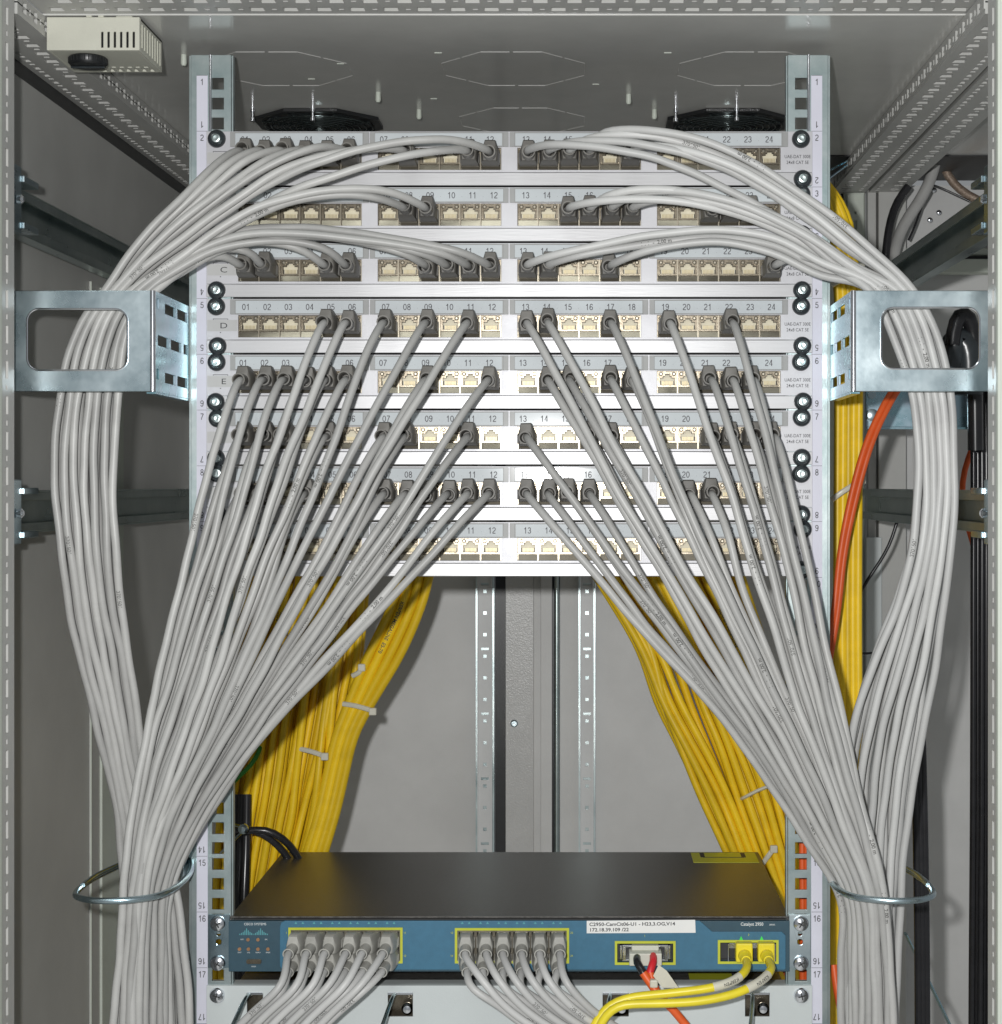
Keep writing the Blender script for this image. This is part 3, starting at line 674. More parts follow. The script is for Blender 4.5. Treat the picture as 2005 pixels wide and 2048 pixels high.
# ------------------------------------------------------------------ cable rings
for sg, nm in ((-1, 'left'), (1, 'right')):
    b = thing('cable_ring', 'bent zinc wire ring holding the cords together at the lower %s' % nm, 'cable ring', (sg*256, 0, -305), 'zinc wire rings')
    pts = [(-255.5, 4, -299), (-252, -6, -303), (-250, -24, -305), (-249.5, -50, -305), (-251.5, -76, -305), (-258, -97, -305), (-275, -109, -305), (-300, -111, -305), (-317, -98, -305), (-322, -70, -305), (-321, -40, -305), (-315, -5, -305), (-306, 20, -303)]
    pts = [(sg*-x, y, z) for x, y, z in pts] if sg > 0 else pts
    pts = [Vector((abs(x)*sg, y, z)) for x, y, z in pts]
    part(b, 'wire', MB().tube(smooth_pts(spline(pts, 4), 2), 2.4, 12), zinc, smooth=True)
    pts2 = [Vector((sg*319, -74, -302)), Vector((sg*318, -40, -302)), Vector((sg*311, -5, -302)), Vector((sg*303, 16, -300))]
    part(b, 'latch_wire', MB().tube(spline(pts2, 5), 1.8, 10), zinc, smooth=True)
    part(b, 'foot', MB().box(*sorted((sg*256.2, sg*259.5)), -14, 8, -312, -282), zinc, bevel=.6)

# ------------------------------------------------------------------ depth struts
for sg, z0, z1, lab in ((-1, 189, 224, 'dark zinc strut running back from the left front post, upper one'), (-1, -37, -4, 'dark zinc strut running back from the left front post, lower one behind the cords'),
                        (1, 189, 224, 'dark zinc strut running back from the right front post, upper one'), (1, -37, -4, 'dark zinc strut running back from the right front post, lower one behind the cords')):
    b = thing('depth_strut', lab, 'strut', (sg*368, 200, z0), 'struts running from front to back')
    g = MB().box(*sorted((sg*376, sg*378)), -138, 560, z0, z1)
    g.box(*sorted((sg*366, sg*376)), -138, 560, z1-1.6, z1).box(*sorted((sg*366, sg*376)), -138, 560, z0, z0+1.6)
    g.box(*sorted((sg*366, sg*367.6)), -138, 560, z1-8, z1-1.6).box(*sorted((sg*366, sg*367.6)), -138, 560, z0+1.6, z0+8)
    part(b, 'channel', g, zincd, bevel=.4)
    g = MB().box(*sorted((sg*351, sg*353)), -146, -118, z0-6, z1+8)
    for zz in (z0-2, z1-3): g.box(*sorted((sg*349, sg*367)), -118, -84, zz, zz+5)
    part(b, 'end_clip', g, zinc, bevel=.8)
    g = MB()
    for zz in (z0+6, z1-6, (z0+z1)/2): g.lathe([(4.6, 0), (4.6, -3), (2.6, -5), (2.4, -7)], 12, (sg*361, -112, zz))
    g.lathe([(3.6, 0), (3.6, sg*-3), (1.8, sg*-4.5)], 12, (sg*350, -130, (z0+z1)/2), axis='X')
    part(b, 'bolt', g, chrome, smooth=True)

# ------------------------------------------------------------------ yellow trunk cables
ORDW = 'first second third fourth fifth sixth seventh eighth ninth tenth eleventh twelfth thirteenth'.split()
def ycable(pts, label, group, r=4.0, m=yellow, name='yellow_cable', cat='cable', n=12, printed=None):
    o = thing(name, label, cat, pts[0], group)
    if pts[-1].z < -390: pts = pts+[pts[-1]+Vector((0, 0, -300))]
    path = smooth_pts(spline(pts, 9), 2)
    part(o, 'jacket' if name != 'cable_tie' else 'strap', MB().tube(path, r, n), m, smooth=True)
    if printed: prints(o, path, r, printed, 40, h=3.4)
    return o
YL = [(1140, 500, 742), (1300, 474, 730), (1450, 452, 706), (1560, 446, 682), (1640, 440, 664), (1710, 436, 642), (1850, 430, 600), (2050, 430, 580)]
YR = [(1140, 1180, 1480), (1300, 1274, 1532), (1404, 1310, 1562), (1488, 1352, 1584), (1587, 1400, 1604), (1709, 1456, 1626), (1830, 1505, 1652), (2050, 1540, 1670)]
for side, E in (('left', YL), ('right', YR)):
    for layer, nn in (('front', 12), ('middle', 13), ('rear', 12)):
        for i in range(nn):
            t = {'front': i/(nn-1), 'middle': (i+.5)/nn, 'rear': (i+.2)/nn}[layer]; Y = {'front': 262, 'middle': 272, 'rear': 282}[layer]
            t0 = min(1, max(0, t+random.uniform(-.16, .16))) if layer == 'front' else t; nE = len(E)
            pts = []
            for q, (y, x0, x1) in enumerate(E):
                w = min(1, q/4); tq = t0*(1-w)+t*w+random.uniform(-.008, .008)
                pts.append(P(x0+(x1-x0)*min(1, max(0, tq)), y, Y+random.uniform(-2, 2)-(3 if layer == 'front' and i % 2 else 0)))
            lab = 'yellow cable, %s from the left in the %s layer of the %s yellow fan' % (ORDW[i], layer, side)
            ycable(pts, lab, 'yellow trunk cables %s of centre, %s layer' % (side, layer), r=3.7, printed='KERPEN MEGALINE' if layer == 'front' and random.random() < .4 else None)
for i in range(4):
    o_ = i*19
    pts = [P(808+o_, 1120, 240), P(790+o_, 1200, 244), P(738+o_*1.1, 1310, 250), P(700+o_*.8, 1402, 255), P(672+o_*.62, 1474, 256), P(655+o_*.62, 1547, 258), P(634+o_*.6, 1641, 258), P(612+o_*.6, 1712, 258), P(580+o_*.6, 1860, 258)]
    ycable(pts, 'thick yellow cable at the right edge of the left yellow fan, %s from the left' % ORDW[i], 'thick yellow cables at the edge of the left bundle', r=4.5, printed='KERPEN MEGALINE  E5-70' if i == 1 else None)
for i in range(6):
    x = 1676+i*10.5 if i < 5 else 1698; Y = 150 if i < 5 else 162
    pts = [P(1625+i*3, 352, Y+6), P(1650+i*4, 385, Y+3), P(1662+i*8, 450, Y), P(x+1, 600, Y), P(x+1, 800, Y), P(x, 1000, Y), P(x-1, 1250, Y), P(x, 1500, Y), P(x-6, 1750, Y), P(x-14, 2060, Y)]
    ycable(pts, ('yellow cable straight down beside the right rail, %s from the left' % ORDW[i] if i < 5 else 'yellow cable straight down behind the row beside the right rail'), 'yellow cables right of the right rail', r=3.6)
def tie(path, label, r=1.6, m=nylon, head=None):
    o = thing('cable_tie', label, 'cable tie', path[0], 'nylon cable ties'); part(o, 'strap', MB().tube(spline(path, 5), r, 8, rz=2.4), m, smooth=True)
    h = head or path[-1]; part(o, 'head', MB().box(h[0]-3.5, h[0]+3.5, h[1]-3, h[1]+2, h[2]-3.5, h[2]+3.5), m, bevel=1)
tie([P(600, 1498, 256), P(625, 1504, 250), P(650, 1513, 248)], 'white nylon tie round the middle of the left yellow bundle')
tie([P(686, 1408, 252), P(712, 1412, 248), P(740, 1420, 246)], 'greyish nylon tie at the right edge of the left yellow bundle', head=P(746, 1423, 244))
tie([P(705, 1352, 250), P(718, 1345, 247), P(724, 1335, 247)], 'small nylon tie highest on the left yellow bundle')
tie([P(1484, 1598, 262), P(1492, 1594, 253), P(1515, 1582, 250), P(1556, 1566, 250)], 'white nylon tie across the right yellow bundle')
tie([P(1526, 1728, 254), P(1536, 1714, 250), P(1548, 1698, 250)], 'small nylon tie low on the right yellow bundle by the switch')
tie([P(1664, 570, 142), P(1690, 555, 139), P(1722, 535, 142)], 'pale nylon tie round the vertical yellow cables, above the bracket')
tie([P(1664, 1000, 142), P(1684, 985, 139), P(1724, 960, 142)], 'pale nylon tie round the vertical yellow cables, at the strut')

# orange, black and other loose cables
for i in range(2):
    o_ = i*11
    ycable([P(1812+o_, 745, 150), P(1778+o_, 792, 118), P(1735+o_, 880, 104), P(1706+o_, 980, 102), P(1682+o_*.8, 1100, 100), P(1668+o_*.7, 1230, 95), P(1640+o_*.5, 1400, 80), P(1608+o_*.8, 1600, 44), P(1606+o_*.8, 1800, 36), P(1606+o_, 2060, 32)],
           'orange fibre cable crossing the vertical yellow cables, %s one' % ('left' if i == 0 else 'right'), 'orange cables', 2.7, orange, 'orange_cable')
ycable([P(1668, 1930, 30), P(1674, 1980, 25), P(1690, 2060, 20)], 'orange cable end at the bottom between right rail and grey cords', 'orange cables', 3.2, orange, 'orange_cable')
ycable([P(1975, 820, 330), P(1946, 895, 330), P(1929, 940, 330), P(1924, 990, 330), P(1936, 1055, 330), P(1948, 1085, 330), P(1952, 1200, 330), P(1952, 1500, 330)], 'thin orange cable looping behind the black cables at the far right', 'orange cables', 3.0, orange, 'orange_cable')
for i in range(5):
    x = 1948+i*8.5; Y = 280+(i % 2)*14
    ycable([P(x-6 if i < 2 else x, 640, Y), P(x-2, 760, Y), P(x, 900, Y), P(x, 1200, Y), P(x-1, 1600, Y), P(x-4, 2060, Y)], 'black cable beside the right front post, %s from the left in its run' % ORDW[i], 'black cables beside the right post', 3.1, blackj, 'black_cable')
for i in range(3):
    x = 1830+i*8; Y = 110
    ycable([P(x+50, 980, Y), P(x+30, 1120, Y), P(x-8, 1260, Y), P(x, 1500, Y), P(x+6, 1800, Y), P(x+8, 2060, Y)], 'black cable hanging behind the right grey cords, %s from the left' % ORDW[i], 'black cables behind the right grey cords', 3.4, blackj, 'black_cable')
ycable([P(1905, 690, 190), P(1912, 640, 190), P(1930, 622, 190), P(1945, 650, 195), P(1950, 760, 200), P(1952, 900, 205)], 'thick black cable bend seen through the right bracket window', None, 7, blackj, 'black_cable')
ycable([P(1898, 735, 200), P(1908, 700, 200), P(1918, 670, 200), P(1935, 690, 200), P(1938, 790, 200)], 'fat black plug body seen through the right bracket window', None, 13, rubber, 'power_plug', 'plug')
ycable([P(1872, 322, 560), P(1862, 360, 560), P(1838, 405, 560), P(1808, 450, 556), P(1790, 500, 550), P(1780, 600, 540)], 'thick pale grey cable behind the upper right strut', None, 6.5, cordm, 'grey_cable')
ycable([P(1818, 372, 555), P(1795, 402, 555), P(1782, 440, 550), P(1773, 500, 545), P(1768, 600, 540)], 'black cable left of the thick pale grey one, upper right', None, 4.6, blackj, 'black_cable')
ycable([P(1885, 322, 600), P(1895, 350, 600), P(1920, 380, 596), P(1955, 400, 590), P(2010, 420, 585)], 'brown braided cable bending in the upper right corner', None, 5, brown, 'braided_cable')
ycable([P(1860, 368, 590), P(1880, 374, 590), P(1905, 386, 588), P(1940, 402, 585)], 'thin black wire beside the brown braided cable', None, 1.3, blackj, 'thin_wire', 'wire')
ycable([P(1856, 372, 580), P(1845, 410, 580), P(1832, 450, 578), P(1818, 480, 575)], 'thin black wire hanging in front of the upper right cross rail', None, 1.4, blackj, 'thin_wire', 'wire')
ycable([P(1796, 1040, 420), P(1780, 1090, 420), P(1750, 1140, 420), P(1722, 1180, 420), P(1712, 1220, 420)], 'thin dark wire slanting below the lower right strut', None, 1.8, blackj, 'thin_wire', 'wire')
ycable([P(1713, 1304, 420), P(1725, 1308, 420), P(1745, 1306, 420)], 'short thin wire loop low beside the vertical yellow cables', None, 1.2, blackj, 'thin_wire', 'wire')
ycable([P(521, 1455, 300), P(520, 1500, 252), P(505, 1530, 250), P(474, 1556, 250), P(452, 1580, 252)], 'green and yellow earth wire at the left edge of the left yellow bundle', None, 2.2, green, 'earth_wire', 'wire')
for i in range(2):
    o_ = i*26
    ycable([P(470+o_, 1660+o_*.1, 205), P(505+o_, 1658, 205), P(540+o_, 1676, 210), P(570+o_*.8, 1705, 216), P(600+o_*.8, 1760, 222)], 'glossy black power cable curving down behind the switch, %s one' % ('lower' if i == 0 else 'upper'), 'black power cables behind the switch', 3.4, blackj, 'black_cable')
for i in range(3):
    ycable([P(470+i*12, 1590, 250), P(468+i*12, 1700, 235), P(466+i*11, 1800, 225), P(462+i*11, 1960, 220), P(462+i*11, 2060, 220)], 'black cable between left rail and yellow fan, %s from the left' % ORDW[i], 'black cables inside the left rail', 4.6, blackj, 'black_cable')
# grey and blue zinc pieces in the right background
bp = thing('support_plate', 'blue zinc plate with bolts behind the right cords, under the right bracket', 'plate', P(1740, 820, 300))
g = MB(); a = P(1731, 790, 300); b = P(1958, 856, 300); g.box(a.x, b.x, 300, 303, b.z, a.z+6).box(a.x, a.x+20, 296, 300, b.z, a.z+20).box(a.x, b.x, 290, 300, b.z-1.5, b.z+1)
part(bp, 'plate', g, zincb, bevel=.6)
part(bp, 'bolt', MB().lathe([(6, 0), (6, -4), (3, -5)], 14, P(1744, 830, 297)).lathe([(4, 0), (4, -3)], 12, P(1744, 790, 297)), zinc, smooth=True)
ar = thing('hinged_arm', 'folded pale zinc arm with a bolt, beside the black power cables', 'arm', P(440, 1650, 180))
g = MB()
for q0, q1 in (((438, 1641), (490, 1656)), ((489, 1660), (442, 1706))):
    g.tube([P(*q0, 180), P(*q1, 180)], 4.0, 8, rz=1.2)
part(ar, 'link', g, zinc, smooth=True)
part(ar, 'bolt', MB().lathe([(4.5, 0), (4.5, -4), (2.5, -6)], 12, P(488, 1657, 176)), zinc, smooth=True)
gs = thing('strap_plate', 'two pale blue straps slanting just right of the right rail top', 'strap', P(1670, 345, 300))
part(gs, 'strap', MB().tube([P(1640, 348, 300), P(1665, 338, 300), P(1695, 322, 300)], 3.6, 8, rz=1).tube([P(1640, 372, 300), P(1665, 352, 300), P(1695, 330, 300)], 3.6, 8, rz=1), zincb)
dg = thing('diagonal_brace', 'pale blue diagonal brace at the bottom right behind the grey cords', 'brace', P(1830, 1900, 140))
part(dg, 'bar', MB().tube([P(1812, 1868, 140), P(1850, 1945, 140), P(1905, 2060, 140)], 6, 8, rz=1.5), zincb)

# ------------------------------------------------------------------ network switch
ZS1, ZS0 = -343.5, -386.0
sw = thing('network_switch', 'slim network switch with blue front and dark lid below the yellow cables', 'network switch', (0, 0, ZS0))
part(sw, 'lid', MB().box(-222.5, 222.5, -2, 242, ZS1-1.5, ZS1).box(-222.5, -221, -2, 242, ZS0, ZS1-1.5).box(221, 222.5, -2, 242, ZS0, ZS1-1.5), topm, bevel=.5)
part(sw, 'case', MB().box(-220.5, 220.5, 8, 241, ZS0+.5, ZS1-2), darkm)
def SP(px, py): p = P(px, py, -8); return p.x, p.z
def rectp(x0, y0, x1, y1): a = SP(x0, y0); b = SP(x1, y1); return (a[0], b[0], b[1], a[1])
R1 = rectp(582, 1860, 801, 1922); R2 = rectp(915, 1861, 1134, 1922); R3 = rectp(1235, 1887, 1347, 1925); R4 = rectp(1441, 1885, 1553, 1923)
hs = norm([R1, R2, R3, R4])
part(sw, 'fascia', MB().holes(-222.5, 222.5, ZS0, ZS1-2.5, hs, lambda u, v, w: (u, w, v), -7, -3), bluedk, bevel=.6)
xa, za = SP(560, 1842); xb, zb = SP(1572, 1940)
def rr_loop(x0, x1, z0, z1, r):
    out = []
    for cx, cz, a0 in ((x1-r, z1-r, 0), (x0+r, z1-r, 90), (x0+r, z0+r, 180), (x1-r, z0+r, 270)):
        for s_ in range(5): a = math.radians(a0+s_*22.5); out.append((cx+r*math.cos(a), cz+r*math.sin(a)))
    return out
rl = lambda R: [(R[0], R[2]), (R[1], R[2]), (R[1], R[3]), (R[0], R[3])]
# raised lighter blue field: full height left of the model name, lower to its right
xn, zn = SP(1425, 1864); xm_, _ = SP(1400, 1842)
field = [(xa+3, zb), (xb-1, zb), (xb, zb+1), (xb, zn-3), (xb-3, zn), (xn, zn), (xm_, za), (xa+4, za), (xa+1, za-1.5), (xa, za-5), (xa, zb+3), (xa+1, zb+1)]
part(sw, 'fascia_field', MB().loops([field]+[rl(h) for h in hs], -8, -7, lambda u, v, w: (u, w, v)), blue, bevel=.3)
for R in hs:
    o = 1.9
    part(sw, 'yellow_outline', MB().loops([[(R[0]-o, R[2]-o), (R[1]+o, R[2]-o), (R[1]+o, R[3]+o), (R[0]-o, R[3]+o)], rl(R)], -8.9, -8.0, lambda u, v, w: (u, w, v)), ylines)
# port blocks
def port_block(R, nx, nz):
    dx = (R[1]-R[0])/nx; dz = (R[3]-R[2])/nz; hh = []
    for i in range(nx):
        for j in range(nz): hh.append((R[0]+i*dx+1.1, R[0]+(i+1)*dx-1.1, R[2]+j*dz+1.6, R[2]+(j+1)*dz-1.6))
    part(sw, 'port_block', MB().holes(R[0], R[1], R[2], R[3], norm(hh), lambda u, v, w: (u, w, v), -7.4, 2), nickelb)
    part(sw, 'port_recess', MB().box(R[0], R[1], 3, 4, R[2], R[3]), blackm)
port_block(hs[0], 6, 2); port_block(hs[1], 6, 2)
for h in hs[2:]: part(sw, 'port_recess', MB().box(h[0], h[1], 0, 2, h[2], h[3]), darkm)
R = hs[2]
part(sw, 'socket_shell', MB().holes(R[0]+4, R[1]-4, R[2]+1, R[3]-1.2, norm([(R[0]+7, R[1]-7, R[2]+2.5, R[3]-3)]), lambda u, v, w: (u, w, v), -8.6, 0).box(R[0]+2, R[0]+4, -7, 0, R[2]+2, R[3]-2).box(R[1]-4, R[1]-2, -7, 0, R[2]+2, R[3]-2), chrome, bevel=.4)
R = hs[3]
part(sw, 'module_cage', MB().box(R[0]+7, R[1]-1, -9, 0, R[3]-4.5, R[3]-.5).box(R[0]+6, R[0]+7, -9, 0, R[2], R[3]-1).box(R[1]-1.6, R[1]-.4, -9, 0, R[2], R[3]-1), chrome, bevel=.3)
# lettering and marks
g = MB(); zz = ZS1
def st(s_, px, py, h, m=0, **kw): x, z = SP(px, py); g.text(s_, h, (x, -7.08 if m == 0 else -8.1, z), **kw)
st('CISCO SYSTEMS', 510, 1849, 1.9, sx=.95)
x, z = SP(1510, 1849); g.text('Catalyst 2950', 2.6, (x-2, -7.08, z), sx=.9, weight=.01); g.text('SERIES', 1.2, (x+14, -7.08, z-.5))
for px, py, s_ in ((484, 1880, 'SYST'), (532, 1880, 'RPS'), (479, 1906, 'STAT'), (497, 1906, 'UTIL'), (516, 1906, 'DUPLX'), (536, 1906, 'SPEED'), (507, 1934, 'MODE')): st(s_, px, py, 1.0, sx=.9)
part(sw, 'white_lettering', g, whitein)
g = MB()
for cx in (493, 521):                                 # two little bridge peaks
    for j, hgt in enumerate((1, 1.6, 2.4, 3.6, 5.2, 3.6, 2.4, 1.6, 1)):
        x, z = SP(cx+(j-4)*3.4, 1871); g.box(x-.35, x+.35, -7.15, -7, z, z+hgt)
part(sw, 'bridge_emblem', g, tealin)
g = MB()
for px, py in ((496, 1880), (516, 1880), (479, 1899), (497, 1899), (516, 1899), (536, 1899)): g.lathe([(1.4, 0), (1.4, -1)], 10, (*SP(px, py)[:1], -7, SP(px, py)[1]))
part(sw, 'status_led', g, ledm, smooth=True)
x0_, z0_ = SP(493, 1928); x1_, z1_ = SP(523, 1919)
part(sw, 'mode_button', MB().loops([rr_loop(x0_, x1_, z0_, z1_, 1.3)], -8.6, -7, lambda u, v, w: (u, w, v)), nickel, bevel=.3)
g = MB()
for gx in (582, 915):
    for i in range(6):
        for o_ in (10, 24): x, z = SP(gx+i*36.5+o_, 1846); g.prism([(x-1.1, z-.9), (x+1.1, z-.9), (x, z+1)], -8.12, -8.0, lambda u, v, w: (u, w, v))
part(sw, 'port_mark', g, tealin)
g = MB()
for px in (573, 810, 904, 1144):
    for py in (1866, 1912): x, z = SP(px, py); g.text('%d' % ({573: 1, 810: 11, 904: 13, 1144: 23}[px]+(1 if py > 1900 else 0)), 1.6, (x, -8.1, z))
x, z = SP(1290, 1872); g.text('1', 1.6, (x, -8.1, z)); x, z = SP(1498, 1870); g.text('2', 1.6, (x, -8.1, z))
part(sw, 'yellow_lettering', g, ylines)
g = MB()
for px in (1483, 1524): x, z = SP(px, 1878); g.prism([(x-1.8, z-1.5), (x+1.8, z-1.5), (x, z+2.2)], -8.3, -8.0, lambda u, v, w: (u, w, v)); g.lathe([(1.5, 0), (1.5, -.5)], 10, (x, -8.0, z-2.6))
part(sw, 'link_light', g, ledg)
c0 = P(1282, 1853, -8.3); stk = part(sw, 'name_sticker', MB().add([P(1174, 1842, -8.3), P(1391, 1840, -8.3), P(1392, 1866, -8.3), P(1174, 1867, -8.3)]+[P(1174, 1842, -8.05), P(1391, 1840, -8.05), P(1392, 1866, -8.05), P(1174, 1867, -8.05)], [(0,1,2,3), (7,6,5,4), (0,4,5,1), (1,5,6,2), (2,6,7,3), (3,7,4,0)]), sticker)
p1 = P(1179, 1849, -8.42); p2 = P(1179, 1860, -8.42)
part(stk, 'lettering', MB().text('C2950-CamCit06-U1 - H23,3.OG,V14', 2.7, p1, right=(1, 0, .008), align='L', sx=1.16, weight=.02).text('172.18.39.109 /22', 2.7, p2, right=(1, 0, .008), align='L', sx=1.16, weight=.02), ink)
yl = part(sw, 'lid_label', MB().box(*sorted((P(1385, 1720, 215).x, P(1515, 1720, 215).x)), 196, 238, ZS1, ZS1+.3), yel_lab)
x0_, x1_ = P(1385, 1720, 215).x, P(1515, 1720, 215).x
part(yl, 'frame_line', MB().box(x0_+10, x1_-12, 216, 217.6, ZS1+.3, ZS1+.5).box(x0_+8, x0_+12, 217, 236, ZS1+.3, ZS1+.5).box(x1_-14, x1_-10, 217, 236, ZS1+.3, ZS1+.5), ink)
panhead = MB().lathe([(6.1, 0), (6.2, -1.2), (5.4, -2.9), (3.4, -3.9), (.05, -4.3)], 24); 
for a in (0, math.pi/2):
    def mp(u, v, w, a=a): return (u*math.cos(a)-v*math.sin(a), w, u*math.sin(a)+v*math.cos(a))
    panhead.prism([(-2.9, -.5), (2.9, -.5), (2.9, .5), (-2.9, .5)], -4.45, -4.0, mp, 1)
panm = panhead.mesh('pan_screw', [chrome, darkm], True)
for sg in (-1, 1):
    a, b = sorted((sg*222.6, sg*240))
    g = MB().loops([[(a, -384.5), (b, -384.5), (b, -342), (a, -342)], rr_loop(sg*231.5-2.2, sg*231.5+2.2, -366, -361.6, 2), rr_loop(sg*231.5-1.6, sg*231.5+1.6, -359, -356, 1.4)], -2.0, -.2, lambda u, v, w: (u, w, v))
    e = part(sw, 'mounting_ear', g, zinc, bevel=.4)
    for zz in (-349, -380.5): place('pan_screw', panm, e, (sg*232, -2, zz), rot=(0, random.uniform(0, 1.5), 0))

# cords in the switch
def tilt_boot(o, at, rz, rx, light=True):
    bt = place('boot', bootmesh_l if light else bootmesh, o, at, rot=(rx, 0, rz)); c = place('collar', collmesh_l, bt, at); bt.scale = (.87, 1, .84); return bt
from mathutils import Euler
def swcord(label, group, at, end_pts, rx, rz, m=cordw):
    o = thing('patch_cable', label, 'patch cord', at, group); tilt_boot(o, at, rz, rx)
    E_ = Euler((rx, 0, rz)).to_matrix(); q = lambda y: Vector(at)+E_ @ Vector((0, y, 0))
    path = smooth_pts(spline([q(-24), q(-34), q(-42)]+end_pts, 5), 3)
    part(o, 'cord', MB().tube(path, 2.9, 12), m, smooth=True)
    if random.random() < .35: prints(o, path, 2.9, '3701501', random.uniform(42, 75), flip=random.random() < .5)
    return o
for gi, (R, ex0, ex1, sgn) in enumerate(((hs[0], 470, 640, -1), (hs[1], 1035, 1215, 1))):
    dx = (R[1]-R[0])/6; dz = (R[3]-R[2])/2
    for j in (1, 0):
        for i in range(6):
            at = (R[0]+(i+.5)*dx, -6, R[2]+(j+.5)*dz-(1.5 if j else 2.5)); n = gi*12+i*2+(1 if j else 2)
            rx = math.radians(3 if j else 4); rz = math.radians(-5 if sgn < 0 else 3)+random.uniform(-.04, .04)
            if sgn < 0:
                xe = ex0+i*32+(0 if j else 12); yv = -66+(0 if j else 9)
                ep = [P(xe+(95 if j else 85), 1968+(0 if j else 15), yv-4), P(xe+30, 2030, yv-2), P(xe-20, 2085, yv), P(xe-60, 2150, yv+5)]
            else:
                xe = ex0+i*33+(0 if j else -12); yv = -66+(0 if j else 9)
                ep = [P(xe-72 if j else xe-85, 1958+(0 if j else 14), yv-4), P(xe-28, 2010, yv-3), P(xe+25, 2050, yv), P(xe+90, 2085, yv+5)]
            swcord('light grey cord, %s from left, %s row, %s port block of the switch' % (['first', 'second', 'third', 'fourth', 'fifth', 'sixth'][i], 'upper' if j else 'lower', 'left' if gi == 0 else 'right'),
                   'light grey cords plugged into the switch', at, ep, rx, rz)
# clear strain tabs hanging under some boots
# yellow cords at the right of the switch
def simple_plug(o, at, mats, w=6.6, h=7.5, y1=-17, m2=None):
    part(o, 'plug', MB().box(at[0]-w, at[0]+w, y1, -4, at[2]-h, at[2]+h), mats, bevel=1.2)
    part(o, 'boot', MB().lathe([(5.2, 0), (4.8, -4), (4.9, -5), (4.2, -6), (4.3, -9), (3.6, -10), (3.7, -14)], 16, (at[0], y1, at[2]-2)), mats, smooth=True)
for i, (px, lab) in enumerate(((1488, 'left'), (1532, 'right'))):
    at = P(px, 1902, -10); o = thing('yellow_patch_cable', 'bright yellow patch cord, %s one of the pair at the right end of the switch' % lab, 'patch cord', at, 'bright yellow cords at the switch')
    simple_plug(o, (at.x, 0, at.z), yellowb)
    if i == 0: mid = [(1496, 1938, -50), (1472, 1962, -62), (1425, 1976, -66), (1330, 1988, -66), (1250, 1998, -66), (1210, 2018, -68), (1185, 2060, -70)]
    else: mid = [(1546, 1935, -50), (1530, 1958, -66), (1480, 1985, -76), (1400, 2003, -80), (1300, 2008, -80), (1235, 2012, -80), (1205, 2040, -80), (1192, 2075, -80)]
    path = smooth_pts(spline([Vector((at.x, -24, at.z-2)), Vector((at.x, -36, at.z-3))]+[P(*m_) for m_ in mid], 5), 3)
    part(o, 'cord', MB().tube(path, 3.3, 12), yellowb, smooth=True)
    lb = path[len(path)//5:len(path)//5+5]; part(o, 'wrap_label', MB().tube(lb, 3.6, 12), nylon, smooth=True)
    prints(o, path, 3.6, 'KERPEN', sum((path[q+1]-path[q]).length for q in range(len(path)//5))+4, h=2.4)
pc = thing('power_lead', 'black and red power lead in a white plug, turning orange below the switch', 'power lead', P(1292, 1918, -12))
a = P(1259, 1930, -16); b = P(1324, 1905, -16)
part(pc, 'plug', MB().box(a.x, b.x, -20, -4, a.z, b.z).box(a.x+2, b.x-2, -12, -4, b.z, b.z+4), plast, bevel=.8)
part(pc, 'black_wire', MB().tube(spline([P(1275, 1914, -18), P(1275, 1925, -28), P(1288, 1948, -34), P(1296, 1960, -34)], 4), 3.0, 10), blackj, smooth=True)
part(pc, 'red_wire', MB().tube(spline([P(1307, 1912, -18), P(1307, 1924, -28), P(1301, 1944, -34), P(1298, 1960, -34)], 4), 3.0, 10), redj, smooth=True)
part(pc, 'orange_sleeve', MB().tube(spline([P(1287, 1946, -36), P(1300, 1965, -38), P(1322, 1995, -42), P(1345, 2018, -42), P(1380, 2060, -42)], 5), 3.3, 10).tube(spline([P(1302, 1946, -35), P(1306, 1964, -37), P(1322, 1993, -40)], 5), 2.6, 10), orange, smooth=True)
tg = P(1312, 1932, -44); part(pc, 'tag', MB().add([P(1318, 1930, -43), P(1334, 1942, -43), P(1358, 1976, -43), P(1325, 1976, -43), P(1307, 1952, -43), P(1318, 1930, -42), P(1334, 1942, -42), P(1358, 1976, -42), P(1325, 1976, -42), P(1307, 1952, -42)], [(0,1,2,3,4), (9,8,7,6,5), (0,5,6,1), (1,6,7,2), (2,7,8,3), (3,8,9,4), (4,9,5,0)]), nylon)
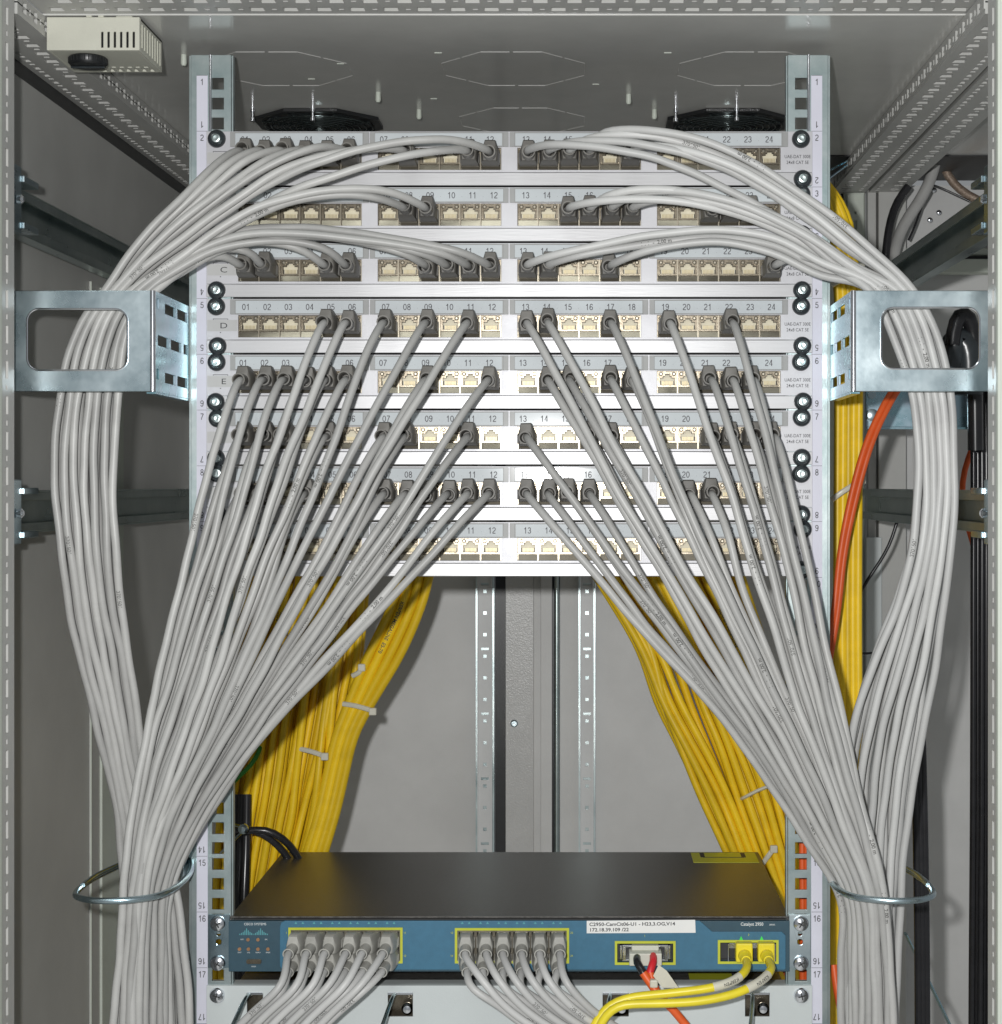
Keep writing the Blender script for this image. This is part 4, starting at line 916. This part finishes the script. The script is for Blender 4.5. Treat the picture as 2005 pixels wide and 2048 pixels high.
part(pc, 'tie_head', MB().box(P(1308, 1966, -42).x-3, P(1308, 1966, -42).x+3, -46, -40, P(1308, 1966, -42).z-3, P(1308, 1966, -42).z+3), nylon, bevel=1)

# ------------------------------------------------------------------ cable guide panel below the switch
gp = thing('cable_guide', 'pale grey cable guide panel at the bottom with wire hooks in square slots', 'guide panel', (0, 0, -440))
def GP(px, py): p = P(px, py, -3); return p.x, p.z
hh = []
for x0_, x1_ in ((494, 526), (776, 826), (1206, 1258), (1491, 1540)):
    a = GP(x0_, 1986); b = GP(x1_, 2034); hh.append((a[0], b[0], b[1], a[1]))
hh = norm(hh)
part(gp, 'plate', MB().holes(-241, 241, -486, -398.3, hh, lambda u, v, w: (u, w, v), -3, -.8).box(-241, 241, -.8, 14, -400, -398.3), shelfm, bevel=.35)
part(gp, 'slot_back', MB().box(-220, 220, 10, 12, -480, -402), nickel)
for h in hh:
    xm = (h[0]+h[1])/2
    r_ = part(gp, 'wire_hook', MB().tube(spline([Vector((xm-4, 6, h[3]-3)), Vector((xm-5, -14, h[3]-1)), Vector((xm-9, -42, h[3]-12)), Vector((xm-15, -60, h[3]-30)), Vector((xm-16, -60, h[3]-70))], 4), 1.7, 10), zincd, smooth=True)
    part(gp, 'hook_screw', MB().lathe([(4.6, 0), (4.6, -3), (3, -5), (.1, -5.6)], 14, (xm+5, 4, h[2]+5)), chrome, smooth=True)
    part(gp, 'slot_flap', MB().box(h[0], h[1], -5, -3, h[3]-1.2, h[3]+.6), chrome, bevel=.4)
for sg in (-1, 1): place('pan_screw', panm, gp, (sg*232.3, -3, -405.8), rot=(0, .8+sg*.5, 0))
lw = thing('lower_device', 'dark device lid showing in the gap under the switch', 'device', (0, 100, -440))
part(lw, 'lid', MB().box(-220, 220, 14, 240, -404, -402), topm)
part(lw, 'yellow_label', MB().box(*sorted((P(1375, 1960, 60).x, P(1460, 1960, 60).x)), 20, 70, -402, -401.6), yel_lab)
oc = ycable([P(1565, 1925, 40), P(1582, 1950, 38), P(1588, 1990, 36)], 'short orange cable piece under the right end of the switch', 'orange cables', 4, orange, 'orange_cable')
